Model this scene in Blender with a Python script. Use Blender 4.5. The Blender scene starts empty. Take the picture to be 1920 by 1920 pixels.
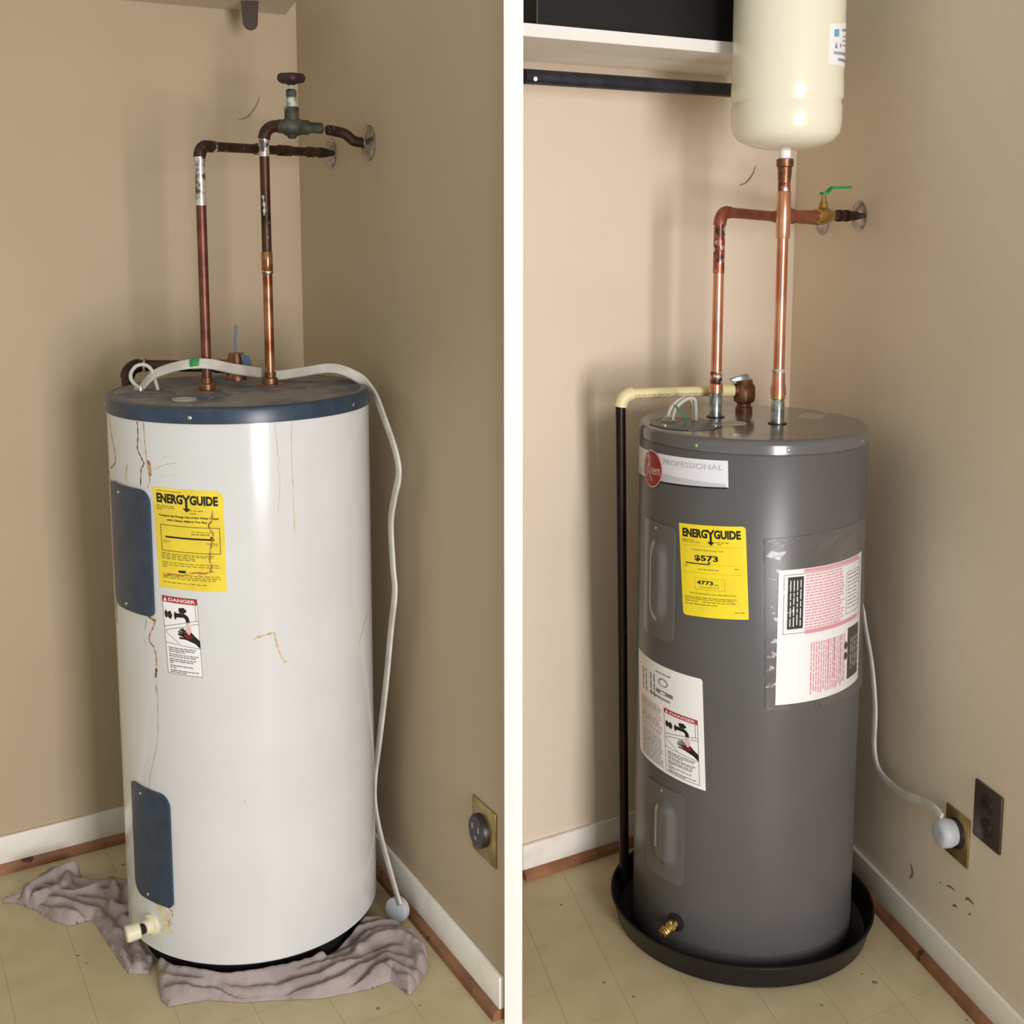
import bpy, bmesh, math, random
import numpy as np
from mathutils import Vector
from mathutils.geometry import tessellate_polygon

random.seed(7)
rng = np.random.default_rng(7)
SC = bpy.context.scene
COL = SC.collection
R = math.radians

# ------------------------------------------------------------------ camera, light, exposure
cam = bpy.data.objects.new('camera', bpy.data.cameras.new('camera'))
COL.objects.link(cam)
cam.location = (0, 0, 1.65)
cam.rotation_euler = (R(90 - 7.78), 0, 0)
cam.data.sensor_width = 36
cam.data.lens = 2343 / 1920 * 36
cam.data.shift_y = (728 - 960) / 1920
cam.data.clip_start = 0.05
SC.camera = cam

world = bpy.data.worlds.new('room_air'); SC.world = world
world.use_nodes = True
bg = world.node_tree.nodes['Background']
bg.inputs['Color'].default_value = (0.985, 0.985, 0.89, 1)
bg.inputs['Strength'].default_value = 0.57

def area(name, loc, target, sx, sy, power, color):
    d = bpy.data.lights.new(name, 'AREA'); d.shape = 'RECTANGLE'; d.size = sx; d.size_y = sy
    d.energy = power; d.color = color
    o = bpy.data.objects.new(name, d); COL.objects.link(o); o.location = loc
    o.rotation_euler = (Vector(target) - Vector(loc)).to_track_quat('-Z', 'Y').to_euler()
    return o
area('glass_door_daylight', (1.78, -1.8, 1.15), (0.0, 2.8, 1.15), 0.95, 2.1, 168, (1.0, 0.945, 0.96))

SC.view_settings.view_transform = 'Standard'
SC.view_settings.look = 'None'
SC.view_settings.gamma = 1.0
SC.view_settings.use_curve_mapping = False
SC.view_settings.exposure = 0.0

# ------------------------------------------------------------------ materials
def lin(c):
    return tuple(((x / 255) / 12.92 if x / 255 <= 0.04045 else ((x / 255 + 0.055) / 1.055) ** 2.4) for x in c) + (1,)

def mat(name, rgb, rough=0.5, metal=0.0, rgb2=None, nscale=8.0, lo=0.4, hi=0.6, bump=0.0, bscale=200.0,
        stretch=None, spec=None, coat=0.0, detail=4.0, rgb3=None, n3=60.0, lo3=0.68, hi3=0.72):
    m = bpy.data.materials.new(name); m.use_nodes = True
    nt = m.node_tree; b = nt.nodes['Principled BSDF']
    b.inputs['Base Color'].default_value = lin(rgb)
    b.inputs['Roughness'].default_value = rough
    b.inputs['Metallic'].default_value = metal
    if spec is not None: b.inputs['Specular IOR Level'].default_value = spec
    if coat: b.inputs['Coat Weight'].default_value = coat; b.inputs['Coat Roughness'].default_value = 0.08
    vec = nt.nodes.new('ShaderNodeNewGeometry').outputs['Position']
    if stretch:
        mp = nt.nodes.new('ShaderNodeMapping'); mp.inputs['Scale'].default_value = stretch
        nt.links.new(vec, mp.inputs['Vector']); vec = mp.outputs['Vector']
    def noise(scale, det):
        n = nt.nodes.new('ShaderNodeTexNoise'); n.inputs['Scale'].default_value = scale; n.inputs['Detail'].default_value = det
        nt.links.new(vec, n.inputs['Vector']); return n
    def ramp(n, lo, hi):
        r = nt.nodes.new('ShaderNodeMapRange'); r.inputs['From Min'].default_value = lo; r.inputs['From Max'].default_value = hi
        nt.links.new(n.outputs['Fac'], r.inputs['Value']); return r
    last = None
    if rgb2:
        mx = nt.nodes.new('ShaderNodeMix'); mx.data_type = 'RGBA'
        mx.inputs['A'].default_value = lin(rgb); mx.inputs['B'].default_value = lin(rgb2)
        nt.links.new(ramp(noise(nscale, detail), lo, hi).outputs['Result'], mx.inputs['Factor'])
        last = mx.outputs['Result']
    if rgb3:
        mx = nt.nodes.new('ShaderNodeMix'); mx.data_type = 'RGBA'
        if last is not None: nt.links.new(last, mx.inputs['A'])
        else: mx.inputs['A'].default_value = lin(rgb)
        mx.inputs['B'].default_value = lin(rgb3)
        nt.links.new(ramp(noise(n3, 2), lo3, hi3).outputs['Result'], mx.inputs['Factor'])
        last = mx.outputs['Result']
    if last is not None: nt.links.new(last, b.inputs['Base Color'])
    if bump:
        bn = nt.nodes.new('ShaderNodeBump'); bn.inputs['Strength'].default_value = bump; bn.inputs['Distance'].default_value = 0.002
        nt.links.new(noise(bscale, 3).outputs['Fac'], bn.inputs['Height'])
        nt.links.new(bn.outputs['Normal'], b.inputs['Normal'])
    return m

M = {}
M['paint_a'] = mat('tan_wall_paint', (188, 170, 142), .75, rgb2=(183, 165, 137), nscale=3, lo=.3, hi=.7, bump=.25, bscale=180)
M['paint_b'] = mat('tan_wall_paint_brightened', (230, 215, 193), .75, rgb2=(225, 210, 188), nscale=3, lo=.3, hi=.7, bump=.25, bscale=180)  # same tan paint, lightened to stand in for brighter light in this corner
M['white_trim'] = mat('white_gloss_trim', (246, 244, 240), .35)
M['baseboard'] = mat('off_white_baseboard', (242, 239, 228), .45, rgb2=(224, 219, 203), nscale=14, lo=.5, hi=.8, bump=.15, bscale=90)
M['wood'] = mat('brown_wood_moulding', (158, 112, 78), .5, rgb2=(118, 76, 48), nscale=9, lo=.35, hi=.7, rgb3=(70, 46, 32), n3=14, lo3=.69, hi3=.73, bump=.2, bscale=120)
M['vinyl'] = mat('beige_vinyl_tile', (204, 189, 152), .42, rgb2=(193, 178, 140), nscale=11, lo=.35, hi=.7, rgb3=(128, 112, 84), n3=42, lo3=.77, hi3=.80)
M['vinyl_seam'] = mat('vinyl_seam', (196, 180, 144), .6)
M['crack'] = mat('hairline_crack', (142, 124, 98), .9)
M['scuff'] = mat('dark_scuff', (136, 120, 90), .9)
M['dirt'] = mat('dirt_speck', (140, 124, 96), .9)
M['enamel'] = mat('white_enamel', (217, 219, 218), .17, rgb2=(213, 215, 214), nscale=5, spec=.5, coat=.3)
M['blue'] = mat('blue_enamel', (48, 66, 84), .32, rgb2=(43, 58, 75), nscale=30)
M['blue_dusty'] = mat('dusty_blue_lid', (70, 80, 94), .7, rgb2=(132, 124, 118), nscale=9, lo=.34, hi=.56, rgb3=(150, 142, 130), n3=34, lo3=.62, hi3=.7)
M['dust'] = mat('dust_film', (126, 122, 116), .95, rgb2=(98, 98, 100), nscale=26)
M['black'] = mat('black_plastic', (17, 16, 18), .42)
M['dark_gap'] = mat('dark_base', (14, 13, 13), .8)
M['cream_plastic'] = mat('cream_plastic', (226, 220, 190), .4)
M['stain_cream'] = mat('cream_sealant', (216, 208, 172), .8, rgb2=(204, 190, 148), nscale=40)
M['rust_brown'] = mat('brown_rust', (128, 72, 38), .85, rgb2=(92, 50, 30), nscale=70)
M['rust_orange'] = mat('orange_rust', (190, 122, 62), .85, rgb2=(150, 86, 42), nscale=80, rgb3=(220, 180, 130), n3=120, lo3=.55, hi3=.6)
M['rust_faint'] = mat('faint_rust', (216, 194, 156), .85, rgb2=(198, 166, 116), nscale=60)
M['grey_mark'] = mat('grey_scratch', (178, 174, 172), .8)
M['yellow'] = mat('yellow_label', (246, 224, 40), .5, rgb2=(238, 216, 44), nscale=20)
M['yellow_old'] = mat('aged_yellow_label', (240, 216, 62), .55, rgb2=(230, 204, 58), nscale=14)
M['ink'] = mat('black_ink', (24, 22, 14), .6)
M['ink_soft'] = mat('faded_ink', (142, 128, 34), .6)
M['grey_ink'] = mat('grey_ink', (128, 128, 132), .6)
M['paper'] = mat('white_paper', (242, 242, 242), .5)
M['red_ink'] = mat('red_ink', (178, 40, 44), .5)
M['pink_ink'] = mat('pink_ink', (226, 158, 168), .6)
M['dark_red_ink'] = mat('dark_red_ink', (120, 22, 30), .6)
M['grey_paper'] = mat('aged_side_sticker', (196, 188, 178), .7, rgb2=(172, 160, 148), nscale=40)
M['screw'] = mat('steel_screw', (200, 198, 192), .3, .9)
M['copper_dark'] = mat('tarnished_copper', (84, 58, 46), .45, .75, rgb2=(52, 38, 34), nscale=24, rgb3=(120, 108, 92), n3=48, lo3=.66, hi3=.72)
M['copper_red'] = mat('reddish_old_copper', (122, 74, 62), .42, .7, rgb2=(86, 52, 44), nscale=28, lo=.35, hi=.65)
M['copper_old'] = mat('old_copper', (176, 124, 96), .33, .85, rgb2=(128, 78, 54), nscale=18)
M['copper_joint'] = mat('clean_copper_coupling', (196, 154, 114), .25, .9, rgb2=(150, 100, 66), nscale=30)
M['solder'] = mat('silvery_solder', (206, 202, 194), .35, .55, rgb2=(92, 86, 80), nscale=46, lo=.45, hi=.58)
M['verdigris'] = mat('green_tarnished_bronze', (78, 80, 66), .6, .4, rgb2=(58, 58, 50), nscale=40, rgb3=(150, 158, 140), n3=30, lo3=.62, hi3=.7)
M['white_joint'] = mat('white_corroded_bonnet', (188, 192, 180), .6, .2, rgb2=(120, 124, 112), nscale=60)
M['handle_brown'] = mat('dark_brown_handle', (56, 38, 38), .5, .3)
M['chrome'] = mat('chrome_plate', (186, 184, 180), .25, 1.0, rgb2=(140, 136, 130), nscale=30)
M['bronze'] = mat('bronze_fitting', (150, 108, 78), .4, .8, rgb2=(118, 82, 60), nscale=40)
M['tag_blue'] = mat('blue_tag', (88, 112, 132), .5)
M['cord'] = mat('white_cord', (214, 212, 202), .5, rgb2=(198, 194, 182), nscale=20)
M['cord_grey'] = mat('grey_cord_plug', (186, 190, 194), .45)
M['green'] = mat('green_paint', (40, 146, 74), .45)
M['towel'] = mat('mauve_grey_towel', (172, 159, 156), 1.0, rgb2=(156, 142, 140), nscale=16, bump=1.0, bscale=260, spec=.1)
M['brass_plate'] = mat('brass_cover_plate', (176, 154, 104), .38, .7, rgb2=(150, 128, 82), nscale=24)
M['brass'] = mat('yellow_brass', (212, 182, 118), .28, .95, rgb2=(180, 146, 84), nscale=40)
M['dark_outlet'] = mat('dark_brown_outlet', (64, 52, 42), .35)
M['dark_face'] = mat('black_brown_socket', (38, 30, 30), .4)
M['grey_enamel'] = mat('grey_enamel', (89, 88, 88), .34, rgb2=(86, 85, 85), nscale=6)
M['grey_gloss'] = mat('glossy_grey_enamel', (96, 95, 95), .2, coat=.4)
M['copper_new'] = mat('bright_new_copper', (228, 172, 142), .27, .85, rgb2=(206, 136, 108), nscale=14)
M['copper_flux'] = mat('flux_marked_copper', (176, 104, 84), .35, .75, rgb2=(86, 62, 58), nscale=40, lo=.48, hi=.56, rgb3=(220, 208, 200), n3=60, lo3=.6, hi3=.66)
M['copper_red_new'] = mat('red_new_copper', (176, 108, 86), .42, .7, rgb2=(150, 86, 68), nscale=24)
M['galv'] = mat('galvanised_nipple', (184, 192, 192), .3, .9, rgb2=(130, 140, 142), nscale=60)
M['cream_pipe'] = mat('cream_plastic_pipe', (234, 222, 170), .4)
M['brown_pipe'] = mat('dark_brown_drop_pipe', (44, 28, 24), .35, .4, rgb2=(30, 20, 18), nscale=20, rgb3=(140, 128, 116), n3=70, lo3=.72, hi3=.76)
M['expansion'] = mat('cream_expansion_tank', (233, 229, 206), .28, coat=.3)
M['shelf'] = mat('white_shelf', (236, 234, 228), .4)
M['shelf_old'] = mat('pale_shelf_board', (200, 190, 170), .6)
M['rod'] = mat('dark_steel_rod', (66, 68, 80), .42, .6, rgb2=(54, 56, 66), nscale=20)
M['bracket'] = mat('dark_brown_metal', (70, 58, 52), .5, .3)
M['silver_banner'] = mat('silver_white_banner', (232, 234, 240), .32)
M['banner_grey'] = mat('banner_grey', (200, 202, 210), .32)
M['banner_letter'] = mat('banner_letter', (196, 198, 204), .4)
M['logo_red'] = mat('logo_red', (150, 28, 34), .35)
M['logo_pale'] = mat('logo_pale', (226, 190, 190), .4)
M['label_blue'] = mat('label_blue', (110, 168, 218), .5)
M['label_text'] = mat('label_grey_blue', (150, 156, 178), .5)
M['wire'] = mat('grey_wire', (190, 186, 176), .45)
M['foam'] = mat('pale_plug_disc', (176, 172, 160), .6)

def film(name):
    m = bpy.data.materials.new(name); m.use_nodes = True
    nt = m.node_tree; nt.nodes.clear()
    out = nt.nodes.new('ShaderNodeOutputMaterial'); mix = nt.nodes.new('ShaderNodeMixShader')
    tr = nt.nodes.new('ShaderNodeBsdfTransparent'); gl = nt.nodes.new('ShaderNodeBsdfGlossy')
    gl.inputs['Roughness'].default_value = 0.12; gl.inputs['Color'].default_value = (.95, .95, .97, 1)
    tr.inputs['Color'].default_value = (.97, .97, .97, 1)
    lw = nt.nodes.new('ShaderNodeLayerWeight'); lw.inputs['Blend'].default_value = 0.2
    tc = nt.nodes.new('ShaderNodeTexCoord'); nz = nt.nodes.new('ShaderNodeTexNoise'); nz.inputs['Scale'].default_value = 26
    bp = nt.nodes.new('ShaderNodeBump'); bp.inputs['Strength'].default_value = .45; bp.inputs['Distance'].default_value = .01
    nt.links.new(tc.outputs['Object'], nz.inputs['Vector']); nt.links.new(nz.outputs['Fac'], bp.inputs['Height'])
    nt.links.new(bp.outputs['Normal'], gl.inputs['Normal']); nt.links.new(bp.outputs['Normal'], lw.inputs['Normal'])
    nt.links.new(lw.outputs['Facing'], mix.inputs['Fac'])
    nt.links.new(tr.outputs[0], mix.inputs[1]); nt.links.new(gl.outputs[0], mix.inputs[2]); nt.links.new(mix.outputs[0], out.inputs[0])
    return m
M['film'] = film('clear_plastic_film')

# ------------------------------------------------------------------ builders
OFF = {}
PRINTS = ('_print', '_lettering', '_lines', '_text', 'faucet_and_hand', '_panels')      # flat print on labels, one part per ink
class MB:
    def __init__(s): s.v = []; s.f = []
    def add(s, v, f):
        n = len(s.v); s.v += [tuple(float(c) for c in p) for p in v]; s.f += [tuple(i + n for i in q) for q in f]; return s
    def box(s, a, b, ch=0.0):
        (x0, y0, z0), (x1, y1, z1) = a, b
        return s.add([(x0, y0, z0), (x1, y0, z0), (x1, y1, z0), (x0, y1, z0), (x0, y0, z1), (x1, y0, z1), (x1, y1, z1), (x0, y1, z1)],
                     [(0, 3, 2, 1), (4, 5, 6, 7), (0, 1, 5, 4), (1, 2, 6, 5), (2, 3, 7, 6), (3, 0, 4, 7)])
    def prism(s, poly, z0, z1):
        n = len(poly)
        return s.add([(x, y, z0) for x, y in poly] + [(x, y, z1) for x, y in poly],
                     [tuple(range(n))[::-1], tuple(range(n, 2 * n))] + [(i, (i + 1) % n, n + (i + 1) % n, n + i) for i in range(n)])
    def hexa(s, a, b):      # two quads, bottom and top
        return s.add(list(a) + list(b), [(0, 3, 2, 1), (4, 5, 6, 7), (0, 1, 5, 4), (1, 2, 6, 5), (2, 3, 7, 6), (3, 0, 4, 7)])
    def lathe(s, prof, o, axis=(0, 0, 1), seg=40):
        ax = Vector(axis).normalized(); t = Vector((0, 0, 1)) if abs(ax.z) < .9 else Vector((1, 0, 0))
        e1 = ax.cross(t).normalized(); e2 = ax.cross(e1); o = Vector(o); v = []; f = []
        for (h, r) in prof:
            for k in range(seg):
                a = 2 * math.pi * k / seg; v.append(o + ax * h + e1 * (r * math.cos(a)) + e2 * (r * math.sin(a)))
        for i in range(len(prof) - 1):
            for k in range(seg):
                k2 = (k + 1) % seg; f.append((i * seg + k, i * seg + k2, (i + 1) * seg + k2, (i + 1) * seg + k))
        f.append(tuple(range(seg))[::-1]); f.append(tuple((len(prof) - 1) * seg + k for k in range(seg)))
        return s.add(v, f)
    def tube(s, pts, r, seg=14):
        pts = [Vector(p) for p in pts]; n = len(pts); rr = r if isinstance(r, (list, tuple)) else [r] * n
        v = []; f = []; t0 = (pts[1] - pts[0]).normalized()
        e = t0.cross(Vector((0, 0, 1)) if abs(t0.z) < .9 else Vector((1, 0, 0))).normalized()
        for i, p in enumerate(pts):
            t = (pts[min(i + 1, n - 1)] - pts[max(i - 1, 0)]).normalized()
            e = (e - t * e.dot(t)).normalized(); g = t.cross(e)
            for k in range(seg):
                a = 2 * math.pi * k / seg; v.append(p + (e * math.cos(a) + g * math.sin(a)) * rr[i])
        for i in range(n - 1):
            for k in range(seg):
                k2 = (k + 1) % seg; f.append((i * seg + k, i * seg + k2, (i + 1) * seg + k2, (i + 1) * seg + k))
        f.append(tuple(range(seg))[::-1]); f.append(tuple((n - 1) * seg + k for k in range(seg)))
        return s.add(v, f)
    def sweep(s, pts, wdirs, w, t, lobes=3):       # flat ribbed cable
        pts = [Vector(p) for p in pts]; n = len(pts); prof = []
        K = 8 * lobes
        for k in range(K):
            a = 2 * math.pi * k / K; x = math.cos(a); y = math.sin(a)
            rib = .78 + .22 * abs(math.cos((x * lobes) * math.pi / 2)) if lobes > 1 else 1
            prof.append((x * w / 2, (math.copysign(abs(y) ** .55, y)) * t / 2 * rib))
        v = []; f = []
        for i, p in enumerate(pts):
            tg = (pts[min(i + 1, n - 1)] - pts[max(i - 1, 0)]).normalized()
            wd = Vector(wdirs[i]); wd = (wd - tg * wd.dot(tg)).normalized(); nd = tg.cross(wd)
            for (a, b) in prof: v.append(p + wd * a + nd * b)
        for i in range(n - 1):
            for k in range(K):
                k2 = (k + 1) % K; f.append((i * K + k, i * K + k2, (i + 1) * K + k2, (i + 1) * K + k))
        f.append(tuple(range(K))[::-1]); f.append(tuple((n - 1) * K + k for k in range(K)))
        return s.add(v, f)
    def build(s, name, m, parent=None, loc=None, smooth=True, bevel=0.0):
        off = Vector(OFF[parent.name]) if parent else Vector(loc or (0, 0, 0))
        me = bpy.data.meshes.new(name)
        me.from_pydata([tuple(Vector(p) - off) for p in s.v], [], s.f)
        bm = bmesh.new(); bm.from_mesh(me); bmesh.ops.recalc_face_normals(bm, faces=bm.faces)
        if bevel:
            bmesh.ops.bevel(bm, geom=[e for e in bm.edges if e.calc_face_angle(0) > .6], offset=bevel, segments=2, profile=.5, affect='EDGES')
        bm.to_mesh(me); bm.free()
        if smooth:
            for p in me.polygons: p.use_smooth = True
            me.set_sharp_from_angle(angle=R(38))
        me.materials.append(M[m])
        o = bpy.data.objects.new(name, me); COL.objects.link(o)
        if parent and name.endswith(PRINTS): o['kind'] = 'stuff'
        if parent: o.parent = parent
        else: o.location = off
        OFF[o.name] = tuple(off)
        return o

def tag(o, label, cat, group=None, kind=None):
    o['label'] = label; o['category'] = cat
    if group: o['group'] = group
    if kind: o['kind'] = kind
    return o
def thing(name, loc, label, cat, group=None):
    o = bpy.data.objects.new(name, None); COL.objects.link(o); o.location = loc; o.empty_display_size = .05
    OFF[o.name] = tuple(loc)
    return tag(o, label, cat, group)
def named(o, label): o['label'] = label; return o

def smooth_path(pts, n=8):
    P = [Vector(p) for p in pts]; out = []
    for i in range(len(P) - 1):
        p0 = P[max(i - 1, 0)]; p1 = P[i]; p2 = P[i + 1]; p3 = P[min(i + 2, len(P) - 1)]
        for k in range(n):
            t = k / n
            out.append(.5 * ((2 * p1) + (p2 - p0) * t + (2 * p0 - 5 * p1 + 4 * p2 - p3) * t * t + (3 * p1 - p0 - 3 * p2 + p3) * t ** 3))
    out.append(P[-1]); return out
def arc(p, d0, d1, rad, n=10):     # elbow centre line round corner p
    p = Vector(p); d0 = Vector(d0).normalized(); d1 = Vector(d1).normalized(); a = p - d0 * rad; b = p + d1 * rad
    out = []
    for k in range(n + 1):
        t = k / n; out.append((1 - t) ** 2 * a + 2 * (1 - t) * t * (p * .8 + (a + b) * .1) + t * t * b)
    return out

class Room:
    def __init__(s, C, aL, aR):
        s.C = Vector((C[0], C[1], 0)); s.L = Vector((math.cos(R(aL)), math.sin(R(aL)), 0)); s.R = Vector((math.cos(R(aR)), math.sin(R(aR)), 0))
        s.nL = (s.R - s.L * s.R.dot(s.L)).normalized(); s.nR = (s.L - s.R * s.R.dot(s.L)).normalized()
    def p(s, w, d, z, off=0):
        u, n = (s.L, s.nL) if w == 'L' else (s.R, s.nR)
        q = s.C + u * d + n * off; return Vector((q.x, q.y, z))
    def xy(s, w, d, off=0): q = s.p(w, d, 0, off); return (q.x, q.y)
    def slab(s, mb, w, d0, d1, z0, z1, o0, o1):
        c = [s.p(w, d0, 0, o0), s.p(w, d1, 0, o0), s.p(w, d1, 0, o1), s.p(w, d0, 0, o1)]
        return mb.hexa([(q.x, q.y, z0) for q in c], [(q.x, q.y, z1) for q in c])

RA = Room((-.578, 3.447), 212.1, -61.8)
RB = Room((.764, 3.406), 211.0, -77.8)
TA = (-.611, 2.779, .287); TB = (.544, 2.788, .254)

# ------------------------------------------------------------------ structure
WH = 2.6
PX, PY, QX = -.0156, 2.398, .021          # front end of the partition between the two nooks
floor = MB().box((-3.2, .3, -.06), (3.0, 4.4, -.0009)).build('floor', 'vinyl_seam', smooth=False)
tag(floor, 'beige vinyl tiled floor under both water heaters', 'floor', kind='structure')
TS = .150
for rm, side in ((RA, -1), (RB, 1)):
    me = None
    for i in range(10):
        for j in range(10):
            g = .0006
            c0 = rm.C + rm.L * (i * TS) + rm.R * (j * TS)
            cs = [c0 + rm.L * (g + a * (TS - 2 * g)) + rm.R * (g + b * (TS - 2 * g)) for a, b in ((0, 0), (1, 0), (1, 1), (0, 1))]
            if min(c.x for c in cs) < -1.75: continue
            if min(c.y for c in cs) < 1.9: continue
            lim = PX if side < 0 else QX
            inside = [(c.x - lim) * side >= 0 for c in cs]
            if not any(inside): continue
            if not all(inside):                       # tile cut along the partition
                cut = []
                for a, b in zip(cs, cs[1:] + cs[:1]):
                    if (a.x - lim) * side >= 0: cut.append((a.x, a.y))
                    if ((a.x - lim) * side >= 0) != ((b.x - lim) * side >= 0):
                        t = (lim - a.x) / (b.x - a.x); cut.append((lim, a.y + t * (b.y - a.y)))
                MB().prism(cut, -.0008, 0).build('floor_tile', 'vinyl', floor, smooth=False); continue
            if me is None:
                q = [c - cs[0] for c in cs]
                mb = MB().hexa([(v.x, v.y, -.0008) for v in q], [(v.x, v.y, 0) for v in q])
                o = mb.build('floor_tile', 'vinyl', floor, smooth=False); me = o.data
            else:
                o = bpy.data.objects.new('floor_tile', me); COL.objects.link(o); o.parent = floor
            o.location = (cs[0].x, cs[0].y, 0)

def wall(name, poly, m, label):
    return tag(MB().prism(poly, 0, WH).build(name, m, smooth=False), label, 'wall', kind='structure')
wa = RA.xy('L', 0); wallAL = wall('wall_left', [RA.xy('L', -.1), RA.xy('L', 2.6), RA.xy('L', 2.6, -.1), RA.xy('L', -.1, -.1)], 'paint_a', 'tan painted wall behind the white water heater')
wallAR = wall('wall_right', [RA.xy('R', -.02), (PX, PY), (QX, PY), (QX, 2.962), (.02, 3.3), (-.45, 3.6)], 'paint_a', 'tan painted side wall beside the white water heater')
wallBL = wall('wall_back', [RB.xy('L', -.1), RB.xy('L', .867), RB.xy('L', .867, -.1), RB.xy('L', -.1, -.1)], 'paint_b', 'tan painted wall below the white shelf')
wallBR = wall('wall_side', [RB.xy('R', -.02), RB.xy('R', 2.0), RB.xy('R', 2.0, -.1), RB.xy('R', -.02, -.1)], 'paint_b', 'tan painted side wall with two outlets')
tag(MB().box((PX, PY - .022, 0), (QX, PY, WH)).build('trim_1', 'white_trim', bevel=.0015, smooth=False), 'white end trim of the partition between the two nooks', 'trim', kind='structure')

def base(rm, w, d0, d1, nm, n, lab):
    mb = MB(); rm.slab(mb, w, d0, d1, .02, rm_tb[rm], 0, .012)
    tag(mb.build('baseboard_' + nm, 'baseboard', bevel=.003), 'off white baseboard ' + lab, 'baseboard', kind='structure')
    mb = MB(); c = [(0, 0), (.028, 0), (.026, .014), (.017, .023), (0, .023)]
    pts = [rm.p(w, d, z, o) for d in (d0, d1) for (o, z) in c]; k = len(c)
    mb.add(pts, [tuple(range(k)), tuple(range(k, 2 * k))[::-1]] + [(i, (i + 1) % k, k + (i + 1) % k, k + i) for i in range(k)])
    tag(mb.build('trim_%d' % n, 'wood', smooth=False), 'brown wooden floor moulding ' + lab, 'moulding', kind='structure')
rm_tb = {RA: .093, RB: .087}
base(RA, 'L', .012, 2.6, 'left', 2, 'behind the grey towel')
base(RA, 'R', .0, 1.19, 'right', 3, 'beside the loose cord plug')
base(RB, 'L', .012, .866, 'back', 4, 'behind the black drain pan')
base(RB, 'R', .0, 2.0, 'side', 5, 'under the scuffed side wall')

def wall_line(rm, w, pts, wd, parent, m, name):
    mb = MB(); P = [Vector((a, b, 0)) for a, b in pts]; P = smooth_path(P, 5) if len(P) > 2 else P; n = len(P); v = []; f = []
    for i, q in enumerate(P):
        t = (P[min(i + 1, n - 1)] - P[max(i - 1, 0)]).normalized(); e = Vector((-t.y, t.x, 0)); h = wd * (.25 + .75 * math.sin(math.pi * (i + .5) / n))
        for sg in (1, -1):
            k = q + e * (h * sg / 2); v.append(rm.p(w, k.x, k.y, .0004))
    f = [(2 * i, 2 * i + 1, 2 * i + 3, 2 * i + 2) for i in range(n - 1)]
    return mb.add(v, f).build(name, m, parent)
wall_line(RA, 'L', [(.108, 1.972), (.116, 1.948), (.134, 1.923), (.149, 1.911), (.171, 1.906)], .005, wallAL, 'crack', 'paint_crack')
wall_line(RB, 'L', [(.144, 1.786), (.156, 1.761), (.178, 1.74), (.201, 1.734)], .005, wallBL, 'crack', 'paint_crack')
for pts, wd in (([(.722, .178), (.73, .168), (.733, .158), (.723, .141)], .008), ([(.872, .206), (.885, .211), (.903, .212)], .005),
                ([(.943, .214), (.955, .222), (.975, .221)], .007), ([(.898, .174), (.907, .18), (.916, .181)], .006), ([(.958, .188), (.966, .196)], .004), ([(.845, .198), (.85, .203)], .004)):
    wall_line(RB, 'R', pts, wd, wallBR, 'scuff', 'scuff_mark')
for (x, y, r) in ((-.105, 2.60, .0035), (-.282, 2.43, .005), (-.195, 2.44, .003), (-.98, 2.62, .004), (-.95, 2.59, .003), (.79, 2.52, .007), (.77, 2.55, .003), (.655, 2.44, .004), (.2, 2.52, .004), (.26, 2.47, .004), (.31, 2.62, .003), (-1.0, 3.02, .006), (.12, 2.83, .004)):
    MB().lathe([(0, r), (.0004, r * .8)], (x, y, .00005), seg=9).build('dirt_speck', 'dirt', floor)

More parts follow.
